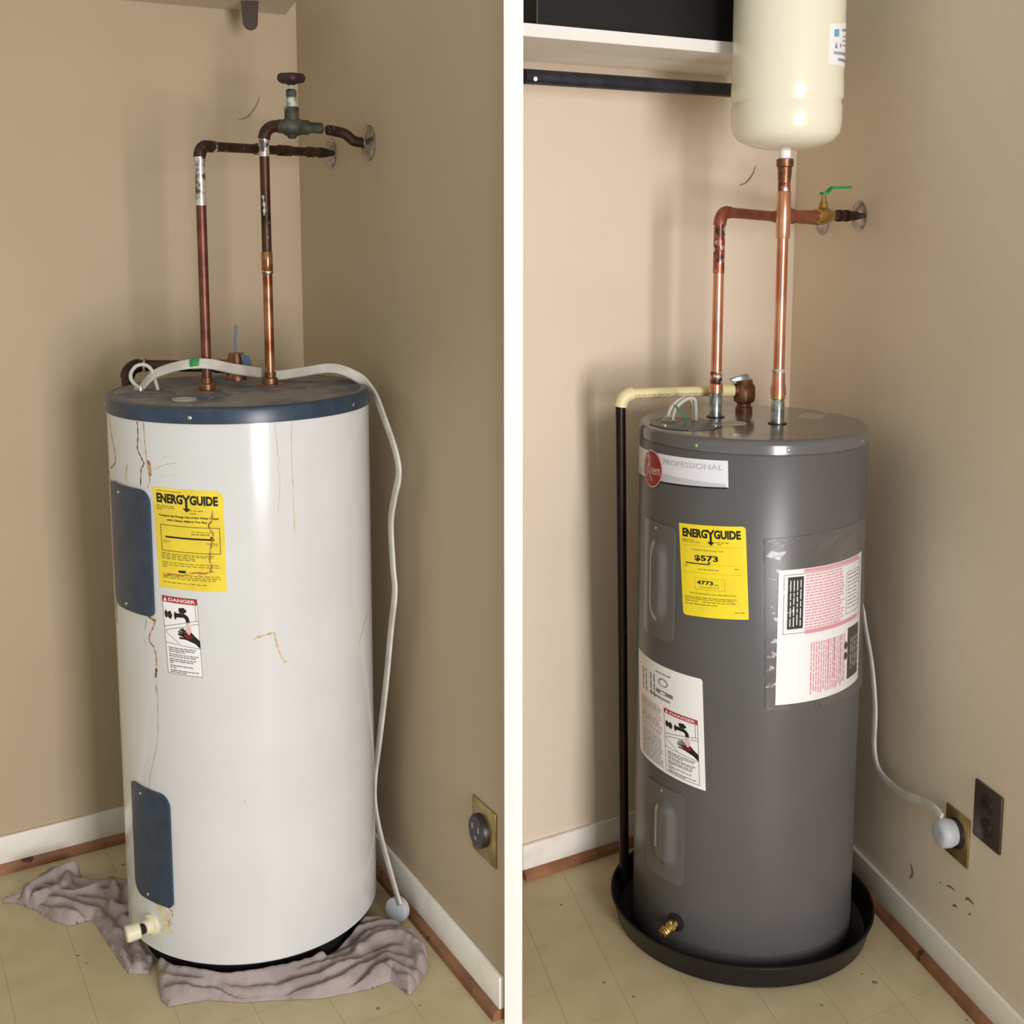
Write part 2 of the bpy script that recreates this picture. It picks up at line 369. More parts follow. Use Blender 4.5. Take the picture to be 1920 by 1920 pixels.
# ------------------------------------------------------------------ tools for things wrapped round a tank
class Patch:
    def __init__(s, tank, tl, tr, br, bl): s.t = tank; s.q = (tl, tr, br, bl)
    def map(s, u, v, e):
        tl, tr, br, bl = s.q
        a = (tl[0] * (1 - u) + tr[0] * u) * (1 - v) + (bl[0] * (1 - u) + br[0] * u) * v
        z = (tl[1] * (1 - u) + tr[1] * u) * (1 - v) + (bl[1] * (1 - u) + br[1] * u) * v
        x, y, r = s.t; r += e
        return (x + r * math.cos(R(a)), y + r * math.sin(R(a)), z)
    def size(s):
        tl, tr, br, bl = s.q
        return s.t[2] * R((tr[0] - tl[0] + br[0] - bl[0]) / 2), (tl[1] + tr[1] - bl[1] - br[1]) / 2
    def sheet(s, e, cr=(0, 0, 0, 0), nu=16, nv=18, bulge=None, e0=-.001):
        W, H = s.size(); mb = MB(); v = []; vs = sorted(set([k / nv for k in range(nv + 1)] + [c / H * (1 - math.cos(t)) for c in cr for t in (0, .4, .8, 1.2, 1.57)] + [1 - c / H * (1 - math.cos(t)) for c in cr for t in (0, .4, .8, 1.2, 1.57)]))
        rows = []
        for q in vs:
            y = q * H
            def inset(c, dist): return 0 if dist >= c or c == 0 else c - math.sqrt(max(0, c * c - (c - dist) ** 2))
            l = max(inset(cr[0], y), inset(cr[3], H - y)) / W; r = max(inset(cr[1], y), inset(cr[2], H - y)) / W
            rows.append([(l + (1 - l - r) * k / nu, q) for k in range(nu + 1)])
        for row in rows:
            for (u, q) in row: v.append(s.map(u, q, e + (bulge(u, q) if bulge else 0)))
        n = nu + 1; f = [(i * n + k, i * n + k + 1, (i + 1) * n + k + 1, (i + 1) * n + k) for i in range(len(rows) - 1) for k in range(nu)]
        per = [k for k in range(n)] + [i * n + nu for i in range(1, len(rows))] + [(len(rows) - 1) * n + k for k in range(nu - 1, -1, -1)] + [i * n for i in range(len(rows) - 2, 0, -1)]
        flat = [x for row in rows for x in row]; b0 = len(v)
        for k in per: v.append(s.map(*flat[k], e0))
        m = len(per); f += [(per[k], per[(k + 1) % m], b0 + (k + 1) % m, b0 + k) for k in range(m)]
        return mb.add(v, f)
    def rect(s, mb, u0, v0, u1, v1, e=.0011, n=None):
        n = max(1, math.ceil(abs(u1 - u0) * s.size()[0] / .006)); v = []
        for k in range(n + 1):
            u = u0 + (u1 - u0) * k / n; v += [s.map(u, v0, e), s.map(u, v1, e)]
        mb.add(v, [(2 * k, 2 * k + 1, 2 * k + 3, 2 * k + 2) for k in range(n)])
    def frame(s, mb, u0, v0, u1, v1, t, e=.0011):
        W, H = s.size(); a, b = t / W, t / H
        s.rect(mb, u0, v0, u1, v0 + b, e); s.rect(mb, u0, v1 - b, u1, v1, e); s.rect(mb, u0, v0, u0 + a, v1, e); s.rect(mb, u1 - a, v0, u1, v1, e)
    def words(s, mb, u0, u1, v, h, e=.0011, gap=.015, wmin=.03, wmax=.1):
        u = u0
        while u < u1 - wmin:
            w = min(random.uniform(wmin, wmax), u1 - u); s.rect(mb, u, v, u + w, v + h, e, 1); u += w + gap
    def vwords(s, mb, v0, v1, u, w, e=.0011, gap=.012, wmin=.02, wmax=.08):
        v = v0
        while v < v1 - wmin:
            h = min(random.uniform(wmin, wmax), v1 - v); s.rect(mb, u, v, u + w, v + h, e, 1); v += h + gap
    def poly(s, mb, pts, e=.0012):
        W, H = s.size(); T = [tuple(pts[k] for k in t) for t in tessellate_polygon([[Vector((u, v, 0)) for u, v in pts]])]
        while T:
            a, b, c = T.pop()
            L = [math.hypot((p[0] - q[0]) * W, (p[1] - q[1]) * H) for p, q in ((a, b), (b, c), (c, a))]; k = L.index(max(L))
            if max(abs(p[0] - q[0]) * W for p, q in ((a, b), (b, c), (c, a))) > .008:
                if k == 1: a, b, c = b, c, a
                elif k == 2: a, b, c = c, a, b
                m = ((a[0] + b[0]) / 2, (a[1] + b[1]) / 2); T += [(a, m, c), (m, b, c)]
            else: mb.add([s.map(*p, e) for p in (a, b, c)], [(0, 1, 2)])
    def ellipse(s, mb, u, v, a, b, e=.0012, n=20):
        s.poly(mb, [(u + a * math.cos(2 * math.pi * k / n), v + b * math.sin(2 * math.pi * k / n)) for k in range(n)], e)
    def line(s, mb, pts, t, e=.0012):
        W, H = s.size()
        for (a, b), (c, d) in zip(pts[:-1], pts[1:]):
            dx, dy = (c - a) * W, (d - b) * H; l = math.hypot(dx, dy) or 1; nx, ny = -dy / l * t / 2 / W, dx / l * t / 2 / H
            s.poly(mb, [(a + nx, b + ny), (c + nx, d + ny), (c - nx, d - ny), (a - nx, b - ny)], e)
    def text(s, mb, txt, u0, v0, u1, v1, bold=0.0, e=.0012):
        cu = bpy.data.curves.new('lettering', 'FONT'); cu.body = txt; cu.offset = bold; cu.resolution_u = 3
        ob = bpy.data.objects.new('lettering', cu); COL.objects.link(ob)
        ev = ob.evaluated_get(bpy.context.evaluated_depsgraph_get()); me = ev.to_mesh()
        P = [tuple(q.co) for q in me.vertices]; F = [tuple(q.vertices) for q in me.polygons]
        ev.to_mesh_clear(); bpy.data.objects.remove(ob); bpy.data.curves.remove(cu)
        xs = [q[0] for q in P]; ys = [q[1] for q in P]; x0, x1, y0, y1 = min(xs), max(xs), min(ys), max(ys)
        mb.add([s.map(u0 + (q[0] - x0) / (x1 - x0) * (u1 - u0), v1 - (q[1] - y0) / (y1 - y0) * (v1 - v0), e) for q in P], F)

def ribbon(tank, pts, w, e=.0006):
    x, y, r = tank; P = smooth_path([Vector((R(a) * r, z, 0)) for a, z in pts], 6) if len(pts) > 2 else [Vector((R(a) * r, z, 0)) for a, z in pts]
    n = len(P); v = []; ph = random.random() * 9
    for i, q in enumerate(P):
        t = (P[min(i + 1, n - 1)] - P[max(i - 1, 0)]).normalized(); k = Vector((-t.y, t.x, 0))
        h = w / 2 * (.65 + .35 * math.sin(i * 1.7 + ph)) * (.4 if i in (0, n - 1) else 1)
        for sg in (1, -1):
            b = q + k * h * sg; a = b.x / r; v.append((x + (r + e) * math.cos(a), y + (r + e) * math.sin(a), b.y))
    return MB().add(v, [(2 * i, 2 * i + 1, 2 * i + 3, 2 * i + 2) for i in range(n - 1)])
def cyl_pt(tank, a, z, e=0): x, y, r = tank; return Vector((x + (r + e) * math.cos(R(a)), y + (r + e) * math.sin(R(a)), z))
def screw(tank, a, z, e, parent, r=.0045):
    p = cyl_pt(tank, a, z, e); d = (math.cos(R(a)), math.sin(R(a)), 0)
    MB().lathe([(-.002, r), (.001, r), (.0025, r * .55)], p, d, 12).build('screw', 'screw', parent)

def energy_mark(P, mb, v0, v1):
    P.text(mb, 'ENERG', .06, v0, .455, v1, .045); P.text(mb, 'GUIDE', .555, v0, .93, v1, .045)
    W, H = P.size(); mid = .505
    P.line(mb, [(.455, v0), (mid, v0 + (v1 - v0) * .5)], .004); P.line(mb, [(.555, v0), (mid, v0 + (v1 - v0) * .5)], .004)
    P.rect(mb, mid - .016, v0 + (v1 - v0) * .4, mid + .016, v1 + .04, .0012)
    P.poly(mb, [(mid - .055, v1 + .036), (mid + .055, v1 + .036), (mid, v1 + .075)], .0012)

def danger_sign(P, par, letters=True, u0=0.0, u1=1.0, v0=0.0, v1=1.0, header=.08):
    def U(u): return u0 + (u1 - u0) * u
    def V(v): return v0 + (v1 - v0) * v
    def pts(l): return [(U(a), V(b)) for a, b in l]
    red = MB(); P.rect(red, U(0), V(0), U(1), V(header)); red.build('danger_band', 'red_ink', par)
    wh = MB(); P.text(wh, 'DANGER', U(.2), V(.02), U(.94), V(header - .018), .02, .0016)
    P.poly(wh, pts([(.05, header - .014), (.15, header - .014), (.10, .014)]), .0016); wh.build('danger_lettering', 'paper', par)
    fr = MB(); t = .0011
    P.frame(fr, U(0), V(0), U(1), V(1), t); P.line(fr, pts([(0, .60), (1, .635)]), t)
    P.line(fr, pts([(.93, header), (.93, .28), (1, .285)]), t); P.line(fr, pts([(0, .40), (.93, .28)]), t)
    P.line(fr, pts([(.42, .60), (.05, .47), (.07, .435), (.62, .37)]), t); P.line(fr, pts([(.78, .34), (.95, .32), (1, .335)]), t)
    fr.build('sign_lines', 'grey_ink', par)
    k = MB()
    P.ellipse(k, U(.09), V(.235), (u1 - u0) * .045, (v1 - v0) * .05)
    for q in range(5): P.ellipse(k, U(.2 + .038 * math.cos(q * 1.26)), V(.24 + .03 * math.sin(q * 1.26)), (u1 - u0) * .032, (v1 - v0) * .024)
    P.ellipse(k, U(.36), V(.24), (u1 - u0) * .035, (v1 - v0) * .05)
    for q in range(5): P.ellipse(k, U(.57 + .07 * math.cos(q * 1.26)), V(.165 + .018 * math.sin(q * 1.26)), (u1 - u0) * .045, (v1 - v0) * .022)
    P.rect(k, U(.50), V(.165), U(.55), V(.215), .0012)
    P.poly(k, pts([(.36, .205), (.62, .205), (.70, .225), (.745, .262), (.75, .315), (.655, .315), (.645, .275), (.60, .255), (.36, .26)]))
    P.poly(k, pts([(.70, .415), (.78, .435), (.86, .475), (1.0, .535), (1.0, .635), (.86, .575), (.72, .55), (.58, .53), (.56, .48)]))
    for (a, b, c, d) in ((.60, .50, .40, .47), (.60, .485, .42, .435), (.62, .47, .47, .405), (.66, .45, .53, .395), (.62, .52, .43, .52)): P.line(k, pts([(a, b), (c, d)]), .0042 * (u1 - u0) ** .5)
    k.build('faucet_and_hand', 'ink', par)
    r2 = MB(); P.ellipse(r2, U(.69), V(.488), (u1 - u0) * .12, (v1 - v0) * .032, .0015); r2.build('burn_mark', 'dark_red_ink', par)
    wv = MB(); P.poly(wv, pts([(.66, .32), (.745, .32), (.79, .42), (.72, .47), (.63, .43)]), .0016); wv.build('water_stream', 'logo_pale', par)
    tx = MB()
    for i, (v, a) in enumerate(((.655, .9), (.68, .86), (.705, .55), (.74, .92), (.765, .88), (.80, .85), (.825, .78), (.85, .25), (.885, .78), (.91, .32), (.945, .9), (.968, .62))): P.words(tx, U(.08), U(a), V(v), (v1 - v0) * .013, gap=.02 * (u1 - u0), wmin=.05 * (u1 - u0), wmax=.16 * (u1 - u0))
    tx.build('warning_text', 'grey_ink', par)

# ------------------------------------------------------------------ white water heater
HA = thing('water_heater', (TA[0], TA[1], 0), 'rust stained white water heater with blue lid and blue access panels', 'water heater')
ax, ay, ar = TA
MB().lathe([(.0, .245), (.0, .252), (.062, .252), (.062, .2)], (ax, ay, 0), seg=64).build('base_ring', 'dark_gap', HA)
body = MB().lathe([(.058, .26), (.056, ar - .004), (.06, ar), (.4, ar), (.8, ar), (1.238, ar), (1.24, ar - .01)], (ax, ay, 0), seg=96).build('jacket', 'enamel', HA)
lid = MB().lathe([(1.236, ar - .004), (1.236, ar + .0025), (1.262, ar + .0025), (1.2675, ar), (1.27, ar - .006), (1.27, ar - .012), (1.2695, .12), (1.2695, .01)], (ax, ay, 0), seg=96).build('lid', 'blue', HA)
MB().lathe([(1.2696, ar - .016), (1.2702, ar - .018), (1.2702, .01)], (ax, ay, 0), seg=96).build('dusty_lid_top', 'blue_dusty', lid)
for a in (-98, -22, -160): screw(TA, a, 1.249, .002, lid)
for nm, a0, a1, z0, z1 in (('up', -148.5, -118.2, .822, 1.092), ('lo', -139, -114, .176, .432)):
    P = Patch(TA, (a0, z1), (a1, z1), (a1, z0), (a0, z0))
    pn = P.sheet(.006, (.006, .03, .012, .03), 18, 12).build('access_panel', 'blue', HA)
    for q in ((.32, .06), (.42, .95)):
        p = P.map(q[0], q[1], .006); a = math.degrees(math.atan2(p[1] - ay, p[0] - ax)); screw(TA, a, p[2], .006, pn, .004)
# yellow energy label
P = Patch(TA, (-116.8, 1.102), (-85.5, 1.098), (-85.2, .886), (-115.0, .890))
el = P.sheet(.0006, (.001, .016, .001, .001), 18, 14).build('energy_label', 'yellow_old', HA)
k = MB(); energy_mark(P, k, .055, .15)
P.text(k, 'Compare the Energy Use of this Water Heater', .08, .262, .94, .288, .03)
P.text(k, 'with Others Before You Buy', .2, .303, .78, .329, .03)
P.frame(k, .09, .365, .94, .625, .0011); P.rect(k, .16, .475, .86, .492)
P.poly(k, [(.80, .455), (.84, .455), (.82, .475)]); P.rect(k, .33, .808, .44, .832)
P.rect(k, .06, .03, .44, .034)
k.build('label_print', 'ink', el)
k = MB(); P.text(k, 'This Model Uses', .55, .405, .82, .421, .01); P.words(k, .55, .8, .432, .012)
P.text(k, 'Uses Least', .12, .515, .24, .529, .02); P.text(k, 'Energy', .12, .535, .2, .548, .02)
P.text(k, 'Uses Most', .75, .515, .91, .529, .02); P.text(k, 'Energy', .80, .535, .91, .548, .02)
for v, a in ((.175, .32), (.193, .34), (.21, .16)): P.words(k, .05, a, v, .008)
for v, a in ((.2, .75), (.228, .68)): P.words(k, .54, a, v, .009)
for v, a in ((.645, .85), (.662, .86), (.68, .62), (.698, .6), (.735, .9), (.758, .94), (.78, .15), (.85, .95), (.87, .93), (.89, .9), (.935, .75)): P.words(k, .08, a, v, .008, gap=.02)
k.build('small_print', 'ink_soft', el)
k = MB()
for pts in ([(.86, .19), (.85, .24), (.84, .30), (.80, .33), (.81, .38), (.85, .42), (.83, .50), (.80, .60), (.79, .70), (.82, .74), (.79, .79), (.84, .80)], [(.80, .80), (.70, .82), (.62, .815), (.5, .83), (.38, .86), (.25, .855), (.1, .88)], [(.62, .81), (.64, .85)]):
    q = [P.map(u, v, .0018) for u, v in pts]; k.tube(smooth_path(q, 5), .0013, 6)
k.build('rust_trickle', 'rust_orange', el)
# danger label
P = Patch(TA, (-114.0, .873), (-97.6, .870), (-96.3, .702), (-112.2, .706))
dl = P.sheet(.0006, (.001,) * 4, 10, 10).build('danger_label', 'paper', HA); danger_sign(P, dl)
# side sticker
P = Patch(TA, (-165, 1.09), (-152, 1.09), (-150, .77), (-160, .77))
st = P.sheet(.0006, (.001,) * 4, 8, 10).build('side_sticker', 'grey_paper', HA)
k = MB()
for i in range(9): P.rect(k, .3, .38 + i * .027, .9, .392 + i * .027, .0011)
k.build('sticker_print', 'pink_ink', st)
STAINS = {'rust_brown': [[(-150.3, 1.226), (-148.4, 1.199), (-144.2, 1.158), (-144.1, 1.134), (-151.7, 1.115)], [(-124.2, 1.234), (-123.9, 1.206), (-124.6, 1.178), (-122.5, 1.159), (-121.1, 1.146), (-122.8, 1.134), (-123.6, 1.098)], [(-118.5, .711), (-118.9, .699), (-119.3, .689)]],
 'rust_orange': [[(-120.4, 1.236), (-120, 1.191), (-119.4, 1.158), (-118.8, 1.136), (-118.1, 1.114), (-119.8, 1.096)], [(-118.6, 1.156), (-117.6, 1.137), (-118, 1.122)], [(-123.3, .816), (-124.6, .787)], [(-117.9, .818), (-119.3, .8), (-121, .787), (-122.1, .774), (-121.6, .763), (-119.8, .757), (-118.5, .737), (-118.4, .713)], [(-119.5, .671), (-119.3, .654)], [(-125.5, .771), (-124.7, .754)], [(-122, .819), (-118.3, .813)], [(-117.2, .172), (-114.6, .16)], [(-115.4, .172), (-115.2, .152)], [(-116.5, .15), (-117.6, .128)]],
 'rust_faint': [[(-132.2, 1.14), (-133.8, 1.116), (-133.2, 1.099)], [(-118.7, .69), (-118.7, .631), (-119.4, .559), (-121.9, .509), (-124.7, .469), (-126.5, .433)], [(-64, 1.237), (-63.3, 1.193), (-63.2, 1.171), (-62.4, 1.153), (-63.1, 1.143), (-62.4, 1.114), (-63.4, 1.047)], [(-56.7, 1.234), (-57.2, 1.179), (-57, 1.134), (-56.8, 1.066), (-56.5, .998)], [(-74.5, .781), (-73.8, .785), (-67, .791), (-66.3, .787), (-65.7, .769), (-64.3, .745), (-62.5, .726), (-61.4, .725)], [(-7.8, .766), (-13.6, .745), (-18.1, .721), (-19.4, .705)]],
 'grey_mark': [[(-115.3, 1.138), (-109.9, 1.149), (-104.8, 1.155)], [(-112.7, 1.122), (-105, 1.13)], [(-80.8, .432), (-80, .424)], [(-111, 1.164), (-105.9, 1.169)]]}
SW = {'rust_brown': [.003, .0034, .007], 'rust_orange': [.0022, .009, .004, .0042, .005, .002, .016, .008, .010, .006], 'rust_faint': [.005, .0026, .0013, .0018, .005, .004], 'grey_mark': [.0012, .0012, .003, .0012]}
for m, ls in STAINS.items():
    for i, l in enumerate(ls): ribbon(TA, l, SW[m][i]).build('rust_stain' if m != 'grey_mark' else 'scratch', m, body)
ribbon(TA, [(-124, .174), (-121.5, .165), (-119.5, .14), (-118.5, .11)], .042, .0004).build('sealant_smear', 'stain_cream', body)
# drain valve, plastic
a = -128; p = cyl_pt(TA, a, .117); d = Vector((math.cos(R(a)), math.sin(R(a)), 0)); d2 = (d + Vector((-.75, .05, -.1))).normalized()
dv = MB().lathe([(-.004, .024), (.006, .024), (.009, .017), (.022, .015)], p, d, 24).build('drain_valve', 'cream_plastic', HA)
MB().tube([p + d * .018, p + d * .03 + d2 * .006], .011, 14).build('valve_stem', 'dark_gap', dv)
MB().lathe([(0, .014), (.002, .0175), (.028, .0185), (.031, .016), (.031, .009), (.024, .008)], p + d * .026 + d2 * .004, d2, 20).build('valve_knob', 'cream_plastic', dv)
# lid details
def disc(x, y, z, r, m, parent, name, h=.0012, seg=24): return MB().lathe([(0, r), (h, r * .96)], (x, y, z), seg=seg).build(name, m, parent)
disc(-.79, 2.68, 1.27, .062, 'dust', HA, 'junction_cover', .0016, 32)
MB().lathe([(0, .026), (.003, .026), (.003, .019), (.001, .019)], (-.689, 2.6, 1.27), seg=28).build('knockout_ring', 'foam', HA)
MB().lathe([(0, .028), (.002, .028), (.002, .024), (.001, .024)], (-.645, 2.68, 1.27), seg=28).build('knockout_ring', 'dust', HA)
for (x, y) in ((-.674, 2.738), (-.553, 2.835)):
    MB().lathe([(0, .03), (.003, .029), (.004, .018), (.016, .017), (.018, .013), (.03, .0135)], (x, y, 1.27), seg=24).build('pipe_nipple', 'bronze', HA)
# relief valve on the lid
rv = MB().lathe([(0, .024), (.012, .024), (.02, .018), (.03, .021), (.045, .021), (.06, .018), (.064, .017), (.064, .008)], (-.651, 2.93, 1.27), seg=24).build('relief_valve', 'bronze', HA)
MB().tube([(-.651, 2.93, 1.333), (-.652, 2.93, 1.36), (-.649, 2.93, 1.40)], .0028, 8).build('lever', 'tag_blue', rv)
MB().add([(-.635, 2.905, 1.335), (-.612, 2.9, 1.33), (-.606, 2.9, 1.30), (-.63, 2.905, 1.305)], [(0, 1, 2, 3)]).build('tag', 'tag_blue', rv)

# pipes
def run(name, label, m, base_pt): return thing(name, base_pt, label, 'pipe')
def joint(a, b, r, m, parent, name='coupling'):
    a = Vector(a); b = Vector(b); l = (b - a).length
    return MB().lathe([(0, r * .92), (.0015, r), (l - .0015, r), (l, r * .92)], a, b - a, 20).build(name, m, parent)
def tb(pts, r, m, parent, name='tube'): return MB().tube(pts, r, 18).build(name, m, parent)
pr_ = .0108
hp = thing('hot_water_pipe', (-.674, 2.738, 1.30), 'tarnished reddish copper pipe rising from the white heater', 'pipe')
h0 = Vector((-.674, 2.738, 1.30)); ht = Vector((-.674, 2.738, 1.803)); hw = RA.p('R', .251, 1.812, .003); hd = (hw - ht).normalized()
tb([h0 - Vector((0, 0, .012)), (ht.x, ht.y, 1.676)], pr_, 'copper_red', hp, 'riser')
tb([(ht.x, ht.y, 1.676), (ht.x, ht.y, 1.78)], pr_ * 1.03, 'solder', hp, 'soldered_section')
MB().tube(arc(ht, (0, 0, 1), hd, .024), pr_ * 1.25, 18).build('elbow', 'copper_dark', hp)
tb([ht + hd * .02, hw], pr_, 'copper_dark', hp, 'horizontal_tube')
L = (hw - ht).length
for q, w in ((.03, .012), (.21, .03), (.30, .05), (.425, .03), (.475, .02)): joint(ht + hd * (q * L / .53), ht + hd * ((q + w) * L / .53), pr_ * 1.2, 'copper_dark', hp)
for q in (.045, .208): joint(ht + hd * (q * L / .53), ht + hd * ((q + .006) * L / .53), pr_ * 1.26, 'solder', hp, 'solder_ring')

cp = thing('cold_water_pipe', (-.553, 2.835, 1.30), 'copper pipe with gate valve sawn off above the white heater', 'pipe')
ct = Vector((-.553, 2.835, 1.853)); cw = RA.p('R', .51, 1.824, .003); cd = Vector((cw.x - ct.x, cw.y - ct.y, 0)).normalized()
cx_, cy_ = ct.x, ct.y
tb([(cx_, cy_, 1.288), (cx_, cy_, 1.535)], pr_, 'copper_old', cp, 'riser')
joint((cx_, cy_, 1.53), (cx_, cy_, 1.574), pr_ * 1.18, 'copper_joint', cp)
joint((cx_, cy_, 1.524), (cx_, cy_, 1.531), pr_ * 1.2, 'solder', cp, 'solder_ring')
tb([(cx_, cy_, 1.57), (cx_, cy_, 1.79)], pr_, 'copper_dark', cp, 'upper_riser')
tb([(cx_, cy_, 1.785), (cx_, cy_, 1.825)], pr_ * 1.04, 'solder', cp, 'soldered_section')
ribbon((cx_, cy_, pr_), [(-110, 1.70), (-95, 1.675), (-100, 1.655)], .007, .0008).build('solder_drip', 'solder', cp)
MB().tube(arc(ct, (0, 0, 1), cd, .03), pr_ * 1.25, 18).build('elbow', 'copper_dark', cp)
gv = MB().lathe([(.022, .0125), (.036, .0135), (.037, .0155), (.05, .0155), (.055, .02), (.07, .022), (.085, .02), (.092, .0165), (.11, .0165), (.112, .013), (.145, .0125), (.145, .009), (.13, .009)], ct, cd, 24).build('gate_valve', 'verdigris', cp)
vc = ct + cd * .07
MB().lathe([(-.026, .008), (-.02, .012), (0, .014)], vc, (0, 0, 1), 16).build('valve_boss', 'verdigris', gv)
MB().lathe([(.01, .016), (.04, .0165), (.044, .0155), (.044, .01)], vc, (0, 0, 1), 24).build('bonnet', 'verdigris', gv)
MB().lathe([(.043, .0125), (.06, .0115), (.066, .0105)], vc, (0, 0, 1), 20).build('bonnet_neck', 'white_joint', gv)
MB().lathe([(.065, .011), (.066, .0125), (.08, .0125), (.083, .009)], vc, (0, 0, 1), 6).build('packing_nut', 'verdigris', gv)
MB().tube([vc + Vector((0, 0, .08)), vc + Vector((0, 0, .10))], .0045, 10).build('stem', 'white_joint', gv)
wheel = MB(); v = []; f = []; NS = 40
for i in range(NS):
    t = 2 * math.pi * i / NS; rm_ = .0225 + .0018 * math.cos(5 * t)
    for j in range(12):
        s_ = 2 * math.pi * j / 12; rr_ = rm_ + .0085 * math.cos(s_); v.append((vc.x + rr_ * math.cos(t), vc.y + rr_ * math.sin(t), vc.z + .107 + .0105 * math.sin(s_)))
f = [(i * 12 + j, ((i + 1) % NS) * 12 + j, ((i + 1) % NS) * 12 + (j + 1) % 12, i * 12 + (j + 1) % 12) for i in range(NS) for j in range(12)]
wheel.add(v, f); wheel.lathe([(.092, .007), (.097, .017), (.112, .016), (.118, .008)], vc, (0, 0, 1), 16); wheel.build('handwheel', 'handle_brown', gv)

ps = thing('pipe_stub', tuple(cw), 'dark cut copper stub bending out of a chrome wall flange', 'pipe')
def cz(q, z): return Vector((cx_ + cd.x * q, cy_ + cd.y * q, z))
stub = smooth_path([cz(.160, 1.850), cz(.185, 1.847), cz(.205, 1.843), cz(.218, 1.835), cz(.228, 1.828), cz(.245, 1.825), cw], 6)
o_ = MB(); n0 = len(stub)
o_.tube(stub, pr_ * 1.12, 18).build('bent_tube', 'copper_dark', ps)
MB().lathe([(-.0006, pr_ * 1.1), (-.0006, pr_ * .8), (.0006, pr_ * .8)], stub[0], cd, 18).build('cut_rim', 'copper_joint', ps)
MB().lathe([(-.0009, pr_ * .8), (-.0007, pr_ * .8)], stub[0], cd, 18).build('bore_shade_disc', 'dark_gap', ps)  # flat dark disc, paints the shade inside the hollow pipe end
def flange(rm, d, z, r, label, tilt=0):
    p = rm.p('R', d, z, 0); n = rm.nR + Vector((0, 0, tilt))
    return tag(MB().lathe([(.0005, r), (.003, r), (.006, r * .9), (.011, r * .6), (.016, r * .36), (.018, r * .34), (.018, .012)], p, n, 32).build('wall_flange', 'chrome', loc=tuple(p)), label, 'flange')
flange(RA, .251, 1.812, .038, 'chrome wall flange round the reddish old copper pipe')
flange(RA, .51, 1.824, .042, 'chrome wall flange round the cut pipe stub')

dp = thing('discharge_pipe', (-.651, 2.93, 1.30), 'brown copper discharge pipe lying across the blue lid', 'pipe')
e0 = Vector((-.672, 2.929, 1.302)); e1 = Vector((-.905, 2.915, 1.306)); ed = (e1 - e0).normalized()
tb([e0, e1 - ed * .02], .0135, 'copper_dark', dp, 'horizontal_tube')
MB().tube(arc(e1, ed, (0, 0, -1), .03), .0165, 18).build('elbow', 'copper_dark', dp)
tb([e1 - Vector((0, 0, .02)), (e1.x, e1.y, .12)], .0135, 'copper_dark', dp, 'drop_tube')
joint(e0 - ed * .004, e0 + ed * .03, .0165, 'bronze', dp)
joint(e1 - ed * .045, e1 - ed * .04, .0172, 'solder', dp, 'solder_ring')

# power cord of the white heater
top = [(-.823, 2.738, 1.272), (-.8, 2.735, 1.298), (-.775, 2.73, 1.314), (-.717, 2.712, 1.331), (-.665, 2.709, 1.334), (-.619, 2.77, 1.315), (-.576, 2.86, 1.295), (-.543, 2.872, 1.288), (-.482, 2.875, 1.296), (-.419, 2.87, 1.305), (-.369, 2.86, 1.292)]
low = [(-.322, 2.843, 1.259), (-.285, 2.774, 1.196), (-.257, 2.722, 1.133), (-.25, 2.708, 1.088), (-.262, 2.73, 1.034), (-.273, 2.751, .968), (-.269, 2.743, .871), (-.265, 2.737, .811), (-.277, 2.759, .716), (-.293, 2.788, .578), (-.318, 2.835, .401), (-.33, 2.858, .323), (-.333, 2.864, .252), (-.318, 2.836, .184), (-.288, 2.778, .115), (-.262, 2.735, .055)]
wd = [Vector((.1, .5, .8))] * len(top) + [Vector((.35, -.7, .3))] * 3 + [RA.R.copy()] * (len(low) - 3)
path = smooth_path(top + low, 6); wds = []
for i in range(len(path)):
    q = i / 6; k0 = int(min(q, len(wd) - 1)); k1 = min(k0 + 1, len(wd) - 1); wds.append(wd[k0].lerp(wd[k1], q - int(q)))
pc = thing('power_cord', (-.27, 2.745, 0), 'white flat power cord draped over the blue lid to the floor', 'cord')
MB().sweep(path, wds, .024, .0085).build('cable', 'cord', pc)
MB().tube(smooth_path([(-.818, 2.72, 1.278), (-.834, 2.72, 1.294), (-.836, 2.72, 1.311), (-.824, 2.72, 1.327), (-.808, 2.725, 1.33), (-.796, 2.735, 1.319), (-.789, 2.738, 1.295), (-.783, 2.738, 1.272)], 6), .0042, 10).build('wire_loop', 'cord', pc)
MB().lathe([(0, .016), (.006, .016), (.006, .012), (.012, .011)], (-.823, 2.738, 1.27), seg=16).build('strain_clamp', 'screw', pc)
joint((-.7, 2.711, 1.3325), (-.68, 2.709, 1.3345), .0125, 'green', pc, 'green_tape')
pl = Vector((-.276, 2.752, .031)); pd = Vector((-.55, -.8, .1)).normalized()
MB().lathe([(-.022, .022), (-.02, .028), (-.004, .03), (.0, .029), (.002, .02)], pl, pd, 28).build('plug', 'cord_grey', pc)

# range outlet of the white heater
ro = thing('wall_outlet', tuple(RA.p('R', 1.105, .315)), 'brass cover plate with round black range socket', 'outlet')
mb = MB(); RA.slab(mb, 'R', 1.052, 1.158, .315, .434, .0, .005); mb.build('cover_plate', 'brass_plate', ro, bevel=.0015)
c = RA.p('R', 1.098, .374, .004)
rs = MB().lathe([(0, .036), (.012, .036), (.016, .033), (.0165, .004)], c, RA.nR, 32).build('socket', 'dark_face', ro)
for (du, dz, w, hh) in ((-.014, .008, .004, .012), (.014, .008, .004, .012), (0, -.014, .005, .008)):
    mb = MB(); RA.slab(mb, 'R', 1.098 + du - w / 2, 1.098 + du + w / 2, .374 + dz - hh / 2, .374 + dz + hh / 2, .0195, .0208); mb.build('slot', 'screw', rs, smooth=False)

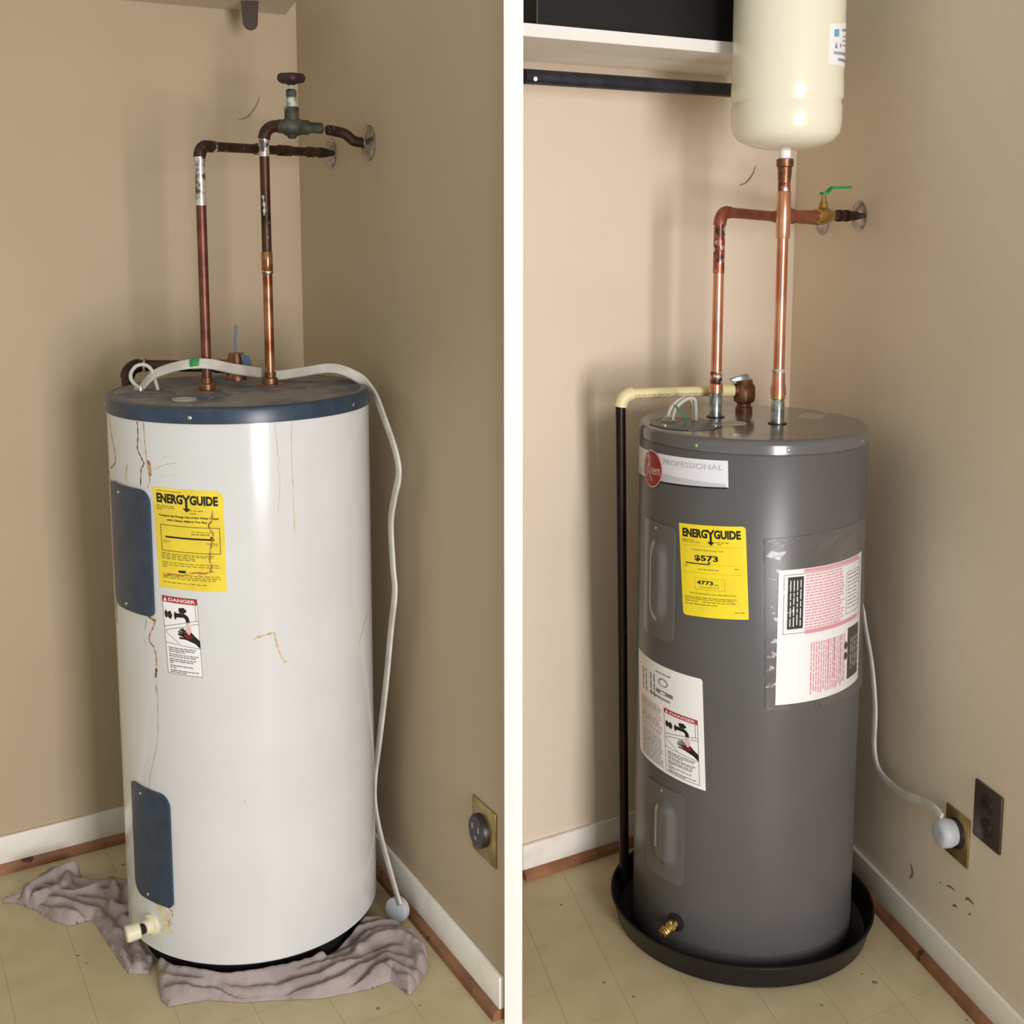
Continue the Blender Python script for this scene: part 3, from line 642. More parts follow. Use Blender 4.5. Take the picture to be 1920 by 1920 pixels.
# closet shelf over the white heater and its bracket
mb = MB(); c = [RA.xy('L', .03, .002), RA.xy('L', 2.0, .002), RA.xy('L', 2.0, .33), RA.xy('L', .12, .33)]
tag(mb.prism(c, 2.185, 2.207).build('closet_shelf', 'shelf_old', smooth=False, loc=(c[0][0], c[0][1], 2.185)), 'pale closet shelf board high above the white heater', 'shelf')
mb = MB(); pts = []
cc = RA.p('L', .185, 2.133, .15); W_ = Vector((1, .1, 0)).normalized(); N_ = Vector((-.1, 1, 0)).normalized()
for k in range(13):
    a = math.pi + math.pi * k / 12; pts.append((.018 * math.cos(a), .018 * math.sin(a)))
pts = [(-.021, .0525)] + pts + [(.021, .0525)]; n = len(pts)
v = [cc + W_ * a + Vector((0, 0, b)) + N_ * o for o in (-.007, .007) for a, b in pts]
mb.add(v, [tuple(range(n)), tuple(range(n, 2 * n))[::-1]] + [(i, (i + 1) % n, n + (i + 1) % n, n + i) for i in range(n)])
tag(mb.build('rod_bracket', 'bracket', loc=tuple(cc)), 'dark brown rounded bracket hanging under the pale shelf', 'bracket')

# ------------------------------------------------------------------ towels
def towel(outline, ridges, label, spine, period, fold, base=.007, amp=.032, wid=.010, cell=.0034, seed=1):
    P = np.array(outline); x0, y0 = P.min(0) - .01; x1, y1 = P.max(0) + .01
    xs = np.arange(x0, x1, cell); ys = np.arange(y0, y1, cell); X, Y = np.meshgrid(xs, ys)
    def seg_dist(ax_, ay_, bx, by):
        dx, dy = bx - ax_, by - ay_; t = np.clip(((X - ax_) * dx + (Y - ay_) * dy) / (dx * dx + dy * dy + 1e-12), 0, 1)
        return np.hypot(X - ax_ - t * dx, Y - ay_ - t * dy)
    ins = np.zeros(X.shape, bool); n = len(P); D = np.full(X.shape, 9.)
    for i in range(n):
        a, b = P[i], P[(i + 1) % n]
        c = ((a[1] > Y) != (b[1] > Y)) & (X < (b[0] - a[0]) * (Y - a[1]) / (b[1] - a[1] + 1e-12) + a[0]); ins ^= c
        D = np.minimum(D, seg_dist(a[0], a[1], b[0], b[1]))
    D = np.where(ins, D, -D)
    tr = np.hypot(X - TA[0], Y - TA[1]); D = np.minimum(D, tr - .264)
    e = np.clip(D / .014, 0, 1); edge = np.sqrt(np.clip(1 - (1 - e) ** 2, 0, 1))
    Z = np.full(X.shape, base)
    for k, rd in enumerate(ridges):
        q = [Vector((a, b, 0)) for a, b in rd]; q = smooth_path(q, 5) if len(q) > 2 else q; dm = np.full(X.shape, 9.)
        for a, b in zip(q[:-1], q[1:]): dm = np.minimum(dm, seg_dist(a.x, a.y, b.x, b.y))
        w = wid * (1 + .25 * math.sin(k * 2.1)); h_ = amp * (1 + .2 * math.cos(k * 1.7))
        Z = np.maximum(Z, base * .7 + h_ * np.sqrt(np.clip(1 - (dm / (w * 1.35)) ** 2, 0, 1)) * 1.0)
    best = np.full(X.shape, 9.); N_ = np.zeros(X.shape); S_ = np.zeros(X.shape); acc = 0.0
    sp = smooth_path([Vector((a, b, 0)) for a, b in spine], 6)
    for a, b in zip(sp[:-1], sp[1:]):                    # distance from and along the spine of the bundle
        dd = seg_dist(a.x, a.y, b.x, b.y); l = (b - a).length; cr = ((b.x - a.x) * (Y - a.y) - (b.y - a.y) * (X - a.x)) / (l + 1e-9)
        al = ((X - a.x) * (b.x - a.x) + (Y - a.y) * (b.y - a.y)) / (l + 1e-9); m = dd < best
        best = np.where(m, dd, best); N_ = np.where(m, np.sign(cr) * dd, N_); S_ = np.where(m, acc + np.clip(al, 0, l), S_); acc += l
    ph = .9 * np.sin(S_ * 13 + seed) + .6 * np.sin(S_ * 31 + 2 * seed) + .35 * np.sin(S_ * 70 + N_ * 60)
    cre = np.abs(np.cos(math.pi * N_ / period + ph * .8)) ** .75
    Z = np.maximum(Z, base + fold * cre * (.75 + .25 * np.sin(S_ * 19 + N_ * 40)))
    g = np.random.default_rng(seed)
    for fr, am in ((45, .0016), (110, .0012), (260, .0007)):
        for _ in range(5):
            th = g.random() * 6.28; ph = g.random() * 6.28; Z = Z + am * np.sin(fr * (X * math.cos(th) + Y * math.sin(th)) + ph) * .6
    Z = np.where(tr < .295, np.minimum(Z, .05), Z)
    for _ in range(1):
        Zp = np.pad(Z, 1, mode='edge'); Z = (Zp[1:-1, 1:-1] * 4 + Zp[:-2, 1:-1] + Zp[2:, 1:-1] + Zp[1:-1, :-2] + Zp[1:-1, 2:]) / 8
    Z = np.maximum(Z * edge, .0015)
    gy, gx = np.gradient(D, cell); gl = np.hypot(gx, gy) + 1e-9; out = D < 0
    X = np.where(out, X - D * gx / gl, X); Y = np.where(out, Y - D * gy / gl, Y)
    ok = D > -cell * 1.2; idx = -np.ones(X.shape, int); v = []; f = []
    for i, j in zip(*np.nonzero(ok)):
        idx[i, j] = len(v); v.append((X[i, j], Y[i, j], Z[i, j] if D[i, j] > 0 else .0008))
    for i in range(X.shape[0] - 1):
        for j in range(X.shape[1] - 1):
            q = (idx[i, j], idx[i, j + 1], idx[i + 1, j + 1], idx[i + 1, j])
            if min(q) >= 0: f.append(q)
    cx0, cy0 = P.mean(0)
    o = MB().add(v, f).build('towel', 'towel', loc=(cx0, cy0, 0))
    o.data.set_sharp_from_angle(angle=R(120))
    return tag(o, label, 'towel')
FT = [(-.795, 2.6), (-.764, 2.621), (-.712, 2.578), (-.673, 2.568), (-.591, 2.574), (-.473, 2.602), (-.389, 2.671), (-.348, 2.73), (-.326, 2.762), (-.266, 2.719), (-.217, 2.673), (-.191, 2.619), (-.182, 2.566), (-.192, 2.542), (-.218, 2.483), (-.266, 2.523), (-.307, 2.507), (-.407, 2.474), (-.51, 2.468), (-.568, 2.461), (-.65, 2.47), (-.725, 2.446), (-.747, 2.47), (-.767, 2.519), (-.787, 2.569)]
FT = [(x, y - (.012 if y < 2.52 else 0)) for x, y in FT]
FR = [[(-.745, 2.528), (-.731, 2.520), (-.66, 2.498), (-.586, 2.495), (-.514, 2.511), (-.461, 2.537), (-.42, 2.565)], [(-.769, 2.556), (-.762, 2.584), (-.742, 2.57), (-.73, 2.53)], [(-.758, 2.515), (-.745, 2.452)], [(-.30, 2.505), (-.293, 2.528), (-.277, 2.53), (-.255, 2.505), (-.228, 2.48)], [(-.34, 2.60), (-.30, 2.645), (-.26, 2.655), (-.22, 2.62), (-.20, 2.56)]]
towel(FT, FR, 'mauve grey towel folded along the front foot of the white heater', [(-.78, 2.53), (-.73, 2.49), (-.66, 2.475), (-.57, 2.472), (-.48, 2.488), (-.40, 2.52), (-.33, 2.575), (-.27, 2.61), (-.20, 2.58)], .030, .030, seed=3)
LT = [(-1.235, 2.844), (-1.208, 2.854), (-1.193, 2.918), (-1.189, 2.964), (-1.171, 2.983), (-1.123, 2.978), (-1.095, 2.972), (-1.086, 2.952), (-1.072, 2.931), (-1.02, 2.928), (-.957, 2.921), (-.92, 2.866), (-.885, 2.78), (-.865, 2.704), (-.84, 2.658), (-.805, 2.625), (-.80, 2.603), (-.80, 2.55), (-.843, 2.55), (-.868, 2.581), (-.913, 2.645), (-.959, 2.711), (-.996, 2.765), (-1.04, 2.738), (-1.086, 2.758), (-1.147, 2.806), (-1.206, 2.839), (-1.24, 2.836)]
LR = [[(-1.178, 2.826), (-1.164, 2.864), (-1.139, 2.902), (-1.119, 2.94), (-1.095, 2.947)], [(-1.154, 2.814), (-1.123, 2.84), (-1.101, 2.879), (-1.104, 2.917)], [(-1.106, 2.854), (-1.062, 2.842), (-1.03, 2.862), (-.999, 2.886), (-.969, 2.897)], [(-.973, 2.867), (-.949, 2.818), (-.95, 2.783), (-.926, 2.76), (-.905, 2.771), (-.939, 2.854)], [(-1.067, 2.762), (-1.034, 2.77), (-.993, 2.785), (-.951, 2.745), (-.914, 2.691), (-.876, 2.627), (-.838, 2.576)], [(-1.143, 2.813), (-1.076, 2.767), (-1.03, 2.75), (-.994, 2.775)], [(-.901, 2.737), (-.878, 2.681), (-.84, 2.627), (-.82, 2.607)], [(-.912, 2.714), (-.871, 2.638), (-.848, 2.592), (-.818, 2.576)]]
towel(LT, LR[:4], 'mauve grey towel bunched beside the cream drain valve', [(-1.23, 2.84), (-1.13, 2.87), (-1.03, 2.83), (-.95, 2.80), (-.89, 2.70), (-.82, 2.57)], .036, .027, amp=.036, seed=5)

# ------------------------------------------------------------------ black pan and grey water heater
bx_, by_, br_ = TB
tag(MB().lathe([(0, .01), (0, .286), (.004, .292), (.05, .304), (.054, .3075), (.058, .3075), (.058, .3035), (.052, .299), (.008, .286), (.005, .28), (.005, .01)], (bx_, by_, 0), seg=96).build('drain_pan', 'black', loc=(bx_, by_, 0)), 'round black plastic drain pan under the grey water heater', 'drain pan')
HB = thing('water_heater', (bx_, by_, 0), 'glossy new grey water heater standing in a black pan', 'water heater')
bodyB = MB().lathe([(.006, .23), (.006, br_ - .004), (.012, br_), (.3, br_), (.7, br_), (1.160, br_), (1.164, br_ - .003)], (bx_, by_, 0), seg=96).build('jacket', 'grey_enamel', HB)
lidB = MB().lathe([(1.162, br_ - .003), (1.165, br_ + .0015), (1.183, br_ + .0015), (1.190, br_ - .001), (1.194, br_ - .007), (1.1945, br_ - .012), (1.1945, .01)], (bx_, by_, 0), seg=96).build('lid', 'grey_gloss', HB)
for a in (-128, -84, -36, 172): screw(TB, a, 1.175, .001, lidB)
for a0, a1, z0, z1 in ((-164, -139, .73, .99), (-157, -130, .18, .395)):
    P = Patch(TB, (a0, z1), (a1, z1), (a1, z0), (a0, z0))
    def bul(u, v):
        x = (u - .55) / .27; y = (v - .5) / .36; yy = max(0, abs(y) - .55) / .45; d = math.hypot(x, yy)
        return .011 * (1 - max(0, min(1, (d - .45) / .55))) ** 1.0 if d < 1 else 0
    pn = P.sheet(.0035, (.004, .02, .012, .02), 26, 34, bul).build('access_panel', 'grey_gloss', HB)
    p = P.map(.45, .05, 0); screw(TB, math.degrees(math.atan2(p[1] - by_, p[0] - bx_)), p[2], .0035, pn, .0035)
# brand banner
P = Patch(TB, (-187, 1.137), (-112, 1.149), (-111.5, 1.092), (-187, 1.072))
bn = P.sheet(.0006, (.001,) * 4, 40, 10).build('brand_banner', 'silver_banner', HB)
k = MB(); P.text(k, 'PROFESSIONAL', .52, .16, .97, .36, .0, .0018); k.build('banner_lettering', 'banner_letter', bn)
k = MB(); pts = [(u, .80 - .1 * math.sin(u * 4)) for u in np.linspace(.02, .985, 24)]
v = []
for u, q in pts: v += [P.map(u, q, .0017), P.map(u, .97, .0017)]
k.add(v, [(2 * i, 2 * i + 1, 2 * i + 3, 2 * i + 2) for i in range(len(pts) - 1)]); k.build('banner_swoosh', 'banner_grey', bn)
k = MB(); P.rect(k, .1, .985, .995, 1.045, .0009); k.build('banner_edge_line', 'black', bn)  # black line along the banner's lower edge
W_, H_ = P.size(); cu, cv = .385, .60
k = MB(); P.ellipse(k, cu, cv, .041 / W_, .041 / H_, .0022, 40); k.build('logo_rim', 'logo_pale', bn)
k = MB(); P.ellipse(k, cu, cv, .0385 / W_, .0385 / H_, .0025, 40); lg = k.build('logo_disc', 'logo_red', bn)
k = MB(); P.text(k, 'heem', cu - .008 / W_, cv - .010 / H_, cu + .034 / W_, cv + .012 / H_, .008, .0029)
P.line(k, [(cu - .014 / W_, cv - .036 / H_), (cu - .014 / W_, cv - .012 / H_), (cu - .02 / W_, cv + .012 / H_), (cu - .028 / W_, cv + .02 / H_)], .003, .0029)
P.line(k, [(cu - .026 / W_, cv + .004 / H_), (cu - .029 / W_, cv - .012 / H_), (cu - .022 / W_, cv - .026 / H_), (cu - .008 / W_, cv - .026 / H_), (cu - .006 / W_, cv - .012 / H_), (cu - .018 / W_, cv - .002 / H_), (cu - .006 / W_, cv + .016 / H_), (cu + .004 / W_, cv + .026 / H_)], .003, .0029)
k.build('logo_lettering', 'logo_pale', bn)
# energy label
P = Patch(TB, (-137.0, 1.002), (-103.0, 1.012), (-100.4, .812), (-133.4, .803))
el = P.sheet(.0006, (.001, .008, .003, .008), 18, 12).build('energy_label', 'yellow', HB)
k = MB(); energy_mark(P, k, .045, .14)
P.text(k, '$573', .24, .325, .60, .395, .03); P.rect(k, .09, .415, .465, .427); P.poly(k, [(.44, .395), (.49, .395), (.465, .42)])
P.text(k, '4773', .26, .60, .51, .645, .03)
k.build('label_print', 'ink', el)
k = MB(); P.text(k, 'Estimated Yearly Energy Cost', .2, .262, .68, .283, .005); P.text(k, 'kWh', .53, .63, .59, .648, .005)
P.text(k, 'Estimated Yearly Electricity Use', .3, .665, .6, .682, .0); P.frame(k, .23, .575, .68, .70, .0004)
P.text(k, 'Your cost will depend on your utility rates and use', .13, .735, .83, .757, .012)
P.rect(k, .09, .422, .86, .4235); P.rect(k, .05, .52, .95, .5215); P.rect(k, .05, .225, .95, .2265)
for v, a, b in ((.165, .05, .24), (.185, .05, .35), (.175, .57, .76), (.195, .6, .68), (.445, .07, .12), (.455, .82, .88), (.475, .29, .6), (.785, .05, .84), (.805, .05, .82), (.83, .05, .30), (.83, .34, .82), (.86, .05, .6), (.925, .8, .95)): P.words(k, a, b, v, .0085)
k.build('small_print', 'ink_soft', el)
# rating and warning sheet
P = Patch(TB, (-174, .672), (-122.2, .668), (-119.2, .418), (-168, .438))
ws = P.sheet(.0005, (.001, .006, .001, .012), 22, 14).build('warning_sheet', 'paper', HB)
danger_sign(P, ws, u0=.53, u1=.94, v0=.38, v1=.97, header=.075)
k = MB(); pk = MB()
for i, v in enumerate(np.linspace(.40, .95, 24)):
    P.words(pk if i in (0, 3, 4, 5, 9, 11, 12) else k, .1, .49, v, .009, gap=.012, wmin=.03, wmax=.09)
for u in (.15, .22, .32, .38): P.vwords(k, .12, .33, u, .018)
P.words(k, .42, .66, .07, .012); P.rect(k, .42, .235, .66, .27); P.words(k, .3, .62, .30, .02, wmin=.02, wmax=.03, gap=.008)
P.ellipse(k, .535, .155, .065, .037, .0016, 24); k.build('sheet_print', 'grey_ink', ws)
k = MB(); P.ellipse(k, .535, .155, .05, .028, .0019, 24); P.rect(k, .49, .243, .56, .262, .0019); k.build('seal_centre', 'paper', ws)
pk.build('red_print', 'pink_ink', ws)
# drain valve, brass
a = -134; p = cyl_pt(TB, a, .09); d = Vector((math.cos(R(a)), math.sin(R(a)), 0)); d2 = (d + Vector((-.25, 0, -.35))).normalized()
dv = MB().lathe([(-.003, .02), (.003, .02), (.005, .012)], p, d, 24).build('drain_valve', 'dark_gap', HB)
MB().lathe([(0, .009), (.012, .0095), (.014, .013), (.024, .013), (.026, .010), (.034, .010)], p, d2, 6).build('valve_body', 'brass', dv)
MB().lathe([(.03, .0105), (.033, .0125), (.036, .011), (.039, .0125), (.042, .011), (.045, .012), (.047, .010), (.047, .006), (.04, .006)], p, d2, 20).build('hose_thread', 'brass', dv)
MB().lathe([(-.006, .006), (.014, .006), (.018, .004)], p + d2 * .019, (0, -.2, 1), 10).build('valve_screw', 'brass', dv)
# lid details
cz_ = 1.1945
mb = MB(); jb = [(.305, 2.735), (.33, 2.68), (.38, 2.655), (.435, 2.665), (.462, 2.71), (.455, 2.775), (.42, 2.82), (.36, 2.83), (.315, 2.80)]
mb.prism(jb, cz_, cz_ + .003).build('junction_cover', 'grey_enamel', HB, bevel=.001)
for (x, y) in ((.335, 2.70), (.445, 2.70)): MB().lathe([(0, .006), (.003, .006), (.004, .003)], (x, y, cz_ + .003), seg=10).build('screw', 'screw', HB)
disc(.496, 2.756, cz_, .028, 'foam', HB, 'knockout_disc'); disc(.745, 2.93, cz_, .017, 'foam', HB, 'knockout_disc')
mb = MB(); mb.hexa([(.655, 2.84, cz_), (.705, 2.82, cz_), (.735, 2.88, cz_), (.685, 2.90, cz_)], [(.655, 2.84, cz_ + .0006), (.705, 2.82, cz_ + .0006), (.735, 2.88, cz_ + .0006), (.685, 2.90, cz_ + .0006)]); mb.build('lid_sticker', 'foam', HB, smooth=False)
for (x, y) in ((.469, 2.847), (.592, 2.752)):
    MB().lathe([(0, .021), (.002, .021), (.002, .014)], (x, y, cz_), seg=20).build('nipple_gasket', 'black', HB)
    MB().lathe([(0, .0145), (.05, .0145), (.052, .013), (.06, .013)], (x, y, cz_), seg=20).build('pipe_nipple', 'galv', HB)
rv = MB().lathe([(0, .02), (.012, .02), (.014, .0165), (.022, .0165), (.026, .024), (.04, .026), (.062, .025), (.068, .02), (.078, .018), (.078, .006)], (.548, 2.92, cz_), seg=24).build('relief_valve', 'bronze', HB)
lv = MB(); lv.hexa([(.515, 2.90, 1.268), (.56, 2.905, 1.272), (.56, 2.925, 1.272), (.515, 2.92, 1.268)], [(.512, 2.90, 1.275), (.553, 2.905, 1.287), (.553, 2.925, 1.287), (.512, 2.92, 1.275)]); lv.build('test_lever', 'galv', rv, bevel=.001)

cB = thing('supply_wires', (.35, 2.75, cz_ + .003), 'short grey wires looping out of the grey heater lid', 'wires')
MB().lathe([(0, .017), (.004, .017), (.005, .013), (.011, .013), (.012, .009)], (.352, 2.765, cz_ + .003), seg=6).build('strain_clamp', 'screw', cB)
for dx, dy in ((0, 0), (.010, -.006)):
    MB().tube(smooth_path([(.348 + dx, 2.765 + dy, 1.20), (.356 + dx, 2.765 + dy, 1.228), (.378 + dx, 2.77 + dy, 1.247), (.397 + dx, 2.775 + dy, 1.248), (.408 + dx * .4, 2.78 + dy, 1.232), (.41 + dx * .4, 2.785 + dy, 1.1975)], 6), .0046, 10).build('wire', 'wire', cB)
MB().tube(smooth_path([(.365, 2.75, 1.235), (.38, 2.74, 1.215), (.388, 2.74, 1.1985)], 6), .002, 8).build('ground_wire', 'green', cB)

# hot and cold pipes of the grey heater
pb = .0122
hp = thing('hot_water_pipe', (.469, 2.847, 1.25), 'bright copper pipe with red elbow rising behind the cream tank stem', 'pipe')
hx, hy = .469, 2.847; ht = Vector((hx, hy, 1.663)); hw = RB.p('R', .168, 1.642, .003); hd = (hw - ht).normalized(); L = (hw - ht).length
joint((hx, hy, 1.25), (hx, hy, 1.272), .0155, 'copper_new', hp, 'adapter'); joint((hx, hy, 1.268), (hx, hy, 1.30), pb * 1.13, 'copper_flux', hp)
tb([(hx, hy, 1.29), (hx, hy, 1.53)], pb, 'copper_new', hp, 'riser'); tb([(hx, hy, 1.525), (hx, hy, 1.642)], pb * 1.05, 'copper_flux', hp, 'flux_marked_section')
MB().tube(arc(ht, (0, 0, 1), hd, .03), pb * 1.2, 18).build('elbow', 'copper_red_new', hp)
tb([ht + hd * .025, hw], pb, 'copper_red_new', hp, 'horizontal_tube')
for q, w in ((.032, .012), (.5 * L, .03), (.66 * L, .02)): joint(ht + hd * q, ht + hd * (q + w), pb * 1.16, 'copper_red_new', hp)
cp = thing('cold_water_pipe', (.592, 2.752, 1.25), 'bright copper pipe rising to the cream expansion tank', 'pipe')
cx_, cy_ = .592, 2.752; tz = 1.655
joint((cx_, cy_, 1.25), (cx_, cy_, 1.262), .0155, 'brass', cp, 'adapter'); MB().lathe([(1.26, .0175), (1.275, .0165), (1.285, .0145), (1.31, .0138)], (cx_, cy_, 0), seg=20).build('reducer', 'copper_new', cp)
joint((cx_, cy_, 1.303), (cx_, cy_, 1.318), pb * 1.12, 'solder', cp, 'solder_ring')
tb([(cx_, cy_, 1.30), (cx_, cy_, 1.74)], pb, 'copper_new', cp, 'riser')
te = MB().lathe([(1.605, .0145), (1.607, .0155), (1.705, .0155), (1.707, .0145)], (cx_, cy_, 0), seg=20).build('tee', 'copper_new', cp)
joint((cx_, cy_, 1.70), (cx_, cy_, 1.726), pb * 1.1, 'copper_flux', cp)
MB().lathe([(1.722, pb * 1.05), (1.735, .0145), (1.758, .0155), (1.760, .0185), (1.775, .0185), (1.777, .014)], (cx_, cy_, 0), seg=20).build('threaded_adapter', 'bronze', cp)
ct = Vector((cx_, cy_, tz)); cw = RB.p('R', .364, 1.654, .003); cd = (cw - ct).normalized(); L = (cw - ct).length
MB().lathe([(.010, .0145), (.035, .0155), (.037, .0145)], ct, cd, 20).build('tee_branch', 'copper_red_new', cp)
tb([ct + cd * .02, ct + cd * (L * .5)], pb * .95, 'copper_red_new', cp, 'branch_tube')
tb([ct + cd * (L * .6), cw], pb * .9, 'copper_dark', cp, 'wall_tube')
for q in (.7, .8): joint(ct + cd * (L * q), ct + cd * (L * q + .018), pb * 1.15, 'copper_dark', cp)
bv = MB().lathe([(-.034, .0135), (-.033, .016), (-.022, .0165), (-.02, .015), (-.014, .0185), (0, .021), (.014, .0185), (.02, .015), (.022, .0165), (.033, .016), (.034, .0135)], ct + cd * (L * .5), cd, 24).build('ball_valve', 'brass', cp)
vb = ct + cd * (L * .5)
MB().lathe([(.012, .013), (.026, .011), (.032, .008), (.04, .007), (.044, .0045), (.05, .0045)], vb, (0, 0, 1), 12).build('valve_stem', 'brass', bv)
hd_ = Vector((.9, .42, 0)).normalized(); sd = Vector((-hd_.y, hd_.x, 0)) * .0075; mb = MB()
prof = [(-.006, .047), (.008, .047), (.022, .060), (.075, .062)]; v = []
for (q, z) in prof:
    for dz in (0, .006):
        for sg in (-1, 1): c = vb + hd_ * q + sd * sg + Vector((0, 0, z + dz)); v.append(c)
f = []
for i in range(len(prof) - 1):
    a = i * 4; b = a + 4; f += [(a, a + 1, b + 1, b), (a + 2, b + 2, b + 3, a + 3), (a, b, b + 2, a + 2), (a + 1, a + 3, b + 3, b + 1)]
f += [(0, 2, 3, 1), (12, 13, 15, 14)]; mb.add(v, f).build('lever_handle', 'green', bv, bevel=.001)
MB().lathe([(.046, .006), (.055, .006), (.057, .003)], vb, (0, 0, 1), 6).build('handle_nut', 'screw', bv)
flange(RB, .168, 1.642, .036, 'chrome wall flange below the brass ball valve')
flange(RB, .364, 1.654, .036, 'chrome wall flange on the supply pipe past the green lever')

# expansion tank
et = thing('expansion_tank', (cx_, cy_, 1.775), 'cream expansion tank on top of the copper riser', 'expansion tank')
er = .118
MB().lathe([(1.776, .0125), (1.80, .0125)], (cx_, cy_, 0), seg=20).build('stem', 'paper', et)
MB().lathe([(1.794, .015), (1.795, .04), (1.802, .075), (1.815, .102), (1.83, .1135), (1.85, er - .001), (1.885, er - .0005), (1.893, er - .003), (1.897, er - .003), (1.905, er + .001), (1.93, er + .001), (1.94, er), (2.15, er), (2.19, .108), (2.215, .085), (2.23, .05), (2.235, .01)], (cx_, cy_, 0), seg=80).build('shell', 'expansion', et)
P = Patch((cx_, cy_, er), (-58, 2.045), (-8, 2.06), (-8, 1.965), (-58, 1.965))
lb = P.sheet(.0006, (.003,) * 4, 20, 10).build('label', 'paper', et)
k = MB(); P.rect(k, .14, .14, .31, .32); k.build('label_square', 'label_blue', lb)
k = MB(); P.words(k, .45, .9, .14, .06); P.words(k, .14, .95, .68, .07)
for q in range(3): P.words(k, .5, .9, .3 + q * .1, .035)
P.poly(k, [(.16, .60), (.22, .45), (.28, .60)]); P.ellipse(k, .4, .53, .035, .05); P.words(k, .3, .85, .83, .07, wmin=.05, wmax=.08, gap=.01); k.build('label_print', 'label_text', lb)

# discharge pipe of the grey heater
dp = thing('discharge_pipe', (.279, 2.895, .02), 'cream elbow and tube above a dark brown drop pipe beside the grey heater', 'pipe')
e0 = Vector((.533, 2.917, 1.247)); e1 = Vector((.249, 2.842, 1.249)); ed = (e1 - e0).normalized(); dn = (Vector((.277, 2.893, .03)) - e1).normalized()
tb([e0 + ed * .015, e1 - ed * .02], .0118, 'cream_pipe', dp, 'horizontal_tube')
MB().tube(arc(e1, ed, dn, .03), .0155, 18).build('elbow', 'cream_pipe', dp)
joint(e0 + ed * .012, e0 + ed * .045, .0155, 'cream_pipe', dp, 'socket'); joint(e0 - ed * .004, e0 + ed * .014, .0165, 'bronze', dp, 'outlet_nipple')
MB().tube([e1 + dn * .028, (.277, 2.893, .035)], .0118, 18).build('drop_tube', 'brown_pipe', dp)
side = Vector((0, 0, 1)).cross(ed).normalized(); 
if side.y > 0: side = -side
k = MB(); q = .2
while q < .9:
    w = random.uniform(.015, .04); 
    if not (.52 < q < .60):
        a = e0.lerp(e1, q); b = e0.lerp(e1, min(q + w, .93)); o = side * .0114 + Vector((0, 0, -.0038)); z = Vector((0, 0, .004))
        k.add([a + o, b + o, b + o + z, a + o + z], [(0, 1, 2, 3)])
    q += w + .012
k.build('pipe_print', 'ink_soft', dp, smooth=False)

# power cord of the grey heater, outlets
pts = [(.772, 2.985, .86), (.80, 2.95, .80)] + [tuple(RB.p('R', d, z, .035)) for d, z in ((.503, .733), (.534, .676), (.571, .597), (.594, .501), (.597, .407), (.631, .36), (.729, .356), (.80, .374), (.86, .385), (.895, .38))]
path = smooth_path(pts, 6)
pc = thing('power_cord', tuple(RB.p('R', .9, .33, .03)), 'white flat power cord plugged into the brass wall outlet', 'cord')
MB().sweep(path, [Vector((.3, -.8, .5)).lerp(Vector((.1, -.3, .95)), i / len(path)) for i in range(len(path))], .019, .0085).build('cable', 'cord', pc)
pq = RB.p('R', .903, .347, .01)
MB().lathe([(-.002, .026), (.014, .031), (.026, .031), (.034, .028), (.038, .022), (.038, .01)], pq, RB.nR, 28).build('plug', 'cord_grey', pc)
ro = thing('wall_outlet', tuple(RB.p('R', .907, .288)), 'brass cover plate behind the white round plug', 'outlet')
mb = MB(); RB.slab(mb, 'R', .862, .949, .286, .394, 0, .005); mb.build('cover_plate', 'brass_plate', ro, bevel=.0015)
MB().lathe([(0, .033), (.006, .033), (.008, .03), (.008, .005)], RB.p('R', .905, .345, .004), RB.nR, 28).build('socket', 'dark_face', ro)
do = thing('duplex_outlet', tuple(RB.p('R', 1.01, .375)), 'dark brown double outlet on the side wall', 'outlet')
mb = MB(); RB.slab(mb, 'R', .964, 1.058, .374, .496, 0, .006); mb.build('cover_plate', 'dark_outlet', do, bevel=.002)
for z in (.460, .410):
    s_ = MB().lathe([(0, .0185), (.004, .0185), (.005, .017), (.005, .003)], RB.p('R', 1.011, z, .0055), RB.nR, 24).build('socket', 'dark_face', do)
    for du in (-.006, .006):
        mb = MB(); RB.slab(mb, 'R', 1.011 + du - .0012, 1.011 + du + .0012, z, z + .009, .0104, .0112); mb.build('slot', 'black', s_, smooth=False)

# document pouch
P = Patch(TB, (-94, .988), (-30, 1.005), (-22, .612), (-91.5, .618))
po = P.sheet(.0062, (.002,) * 4, 60, 60, lambda u, v: .0016 * math.sin(9 * u + 5 * v) * math.sin(7 * v + 1) + (.0035 * math.sin(24 * u + 9 * math.sin(14 * v)) * math.sin(26 * v + 5 * u) * max(0, 1 - v / .24) + .003 * math.sin(30 * v + 6 * math.sin(9 * v)) * max(0, 1 - u / .12)), e0=.0005)
tag(po.build('document_pouch', 'film', loc=tuple(cyl_pt(TB, -60, .612))), 'clear plastic pouch stuck on the grey heater jacket', 'pouch')
P = Patch(TB, (-87.1, .920), (-30.6, .928), (-28.5, .636), (-86.9, .626))
sh = thing('instruction_sheet', tuple(cyl_pt(TB, -58, .626)), 'folded instruction sheet printed in pink and black inside the pouch', 'paper')
pp = P.sheet(.0018, (.001,) * 4, 26, 16, e0=.0004).build('sheet', 'paper', sh)
k = MB(); g = MB(); w = MB(); rr = MB()
P.rect(k, .08, .055, .22, .44, .0023); P.rect(k, .74, .535, .95, .93, .0023)
P.frame(g, .045, .035, .955, .475, .0012, .0023); P.frame(g, .70, .10, .93, .42, .001, .0023)
for i in range(20): P.words(rr, .24, random.choice((.68, .67, .64)), .05 + i * .0215, .011, .0023, gap=.008, wmin=.02, wmax=.06)
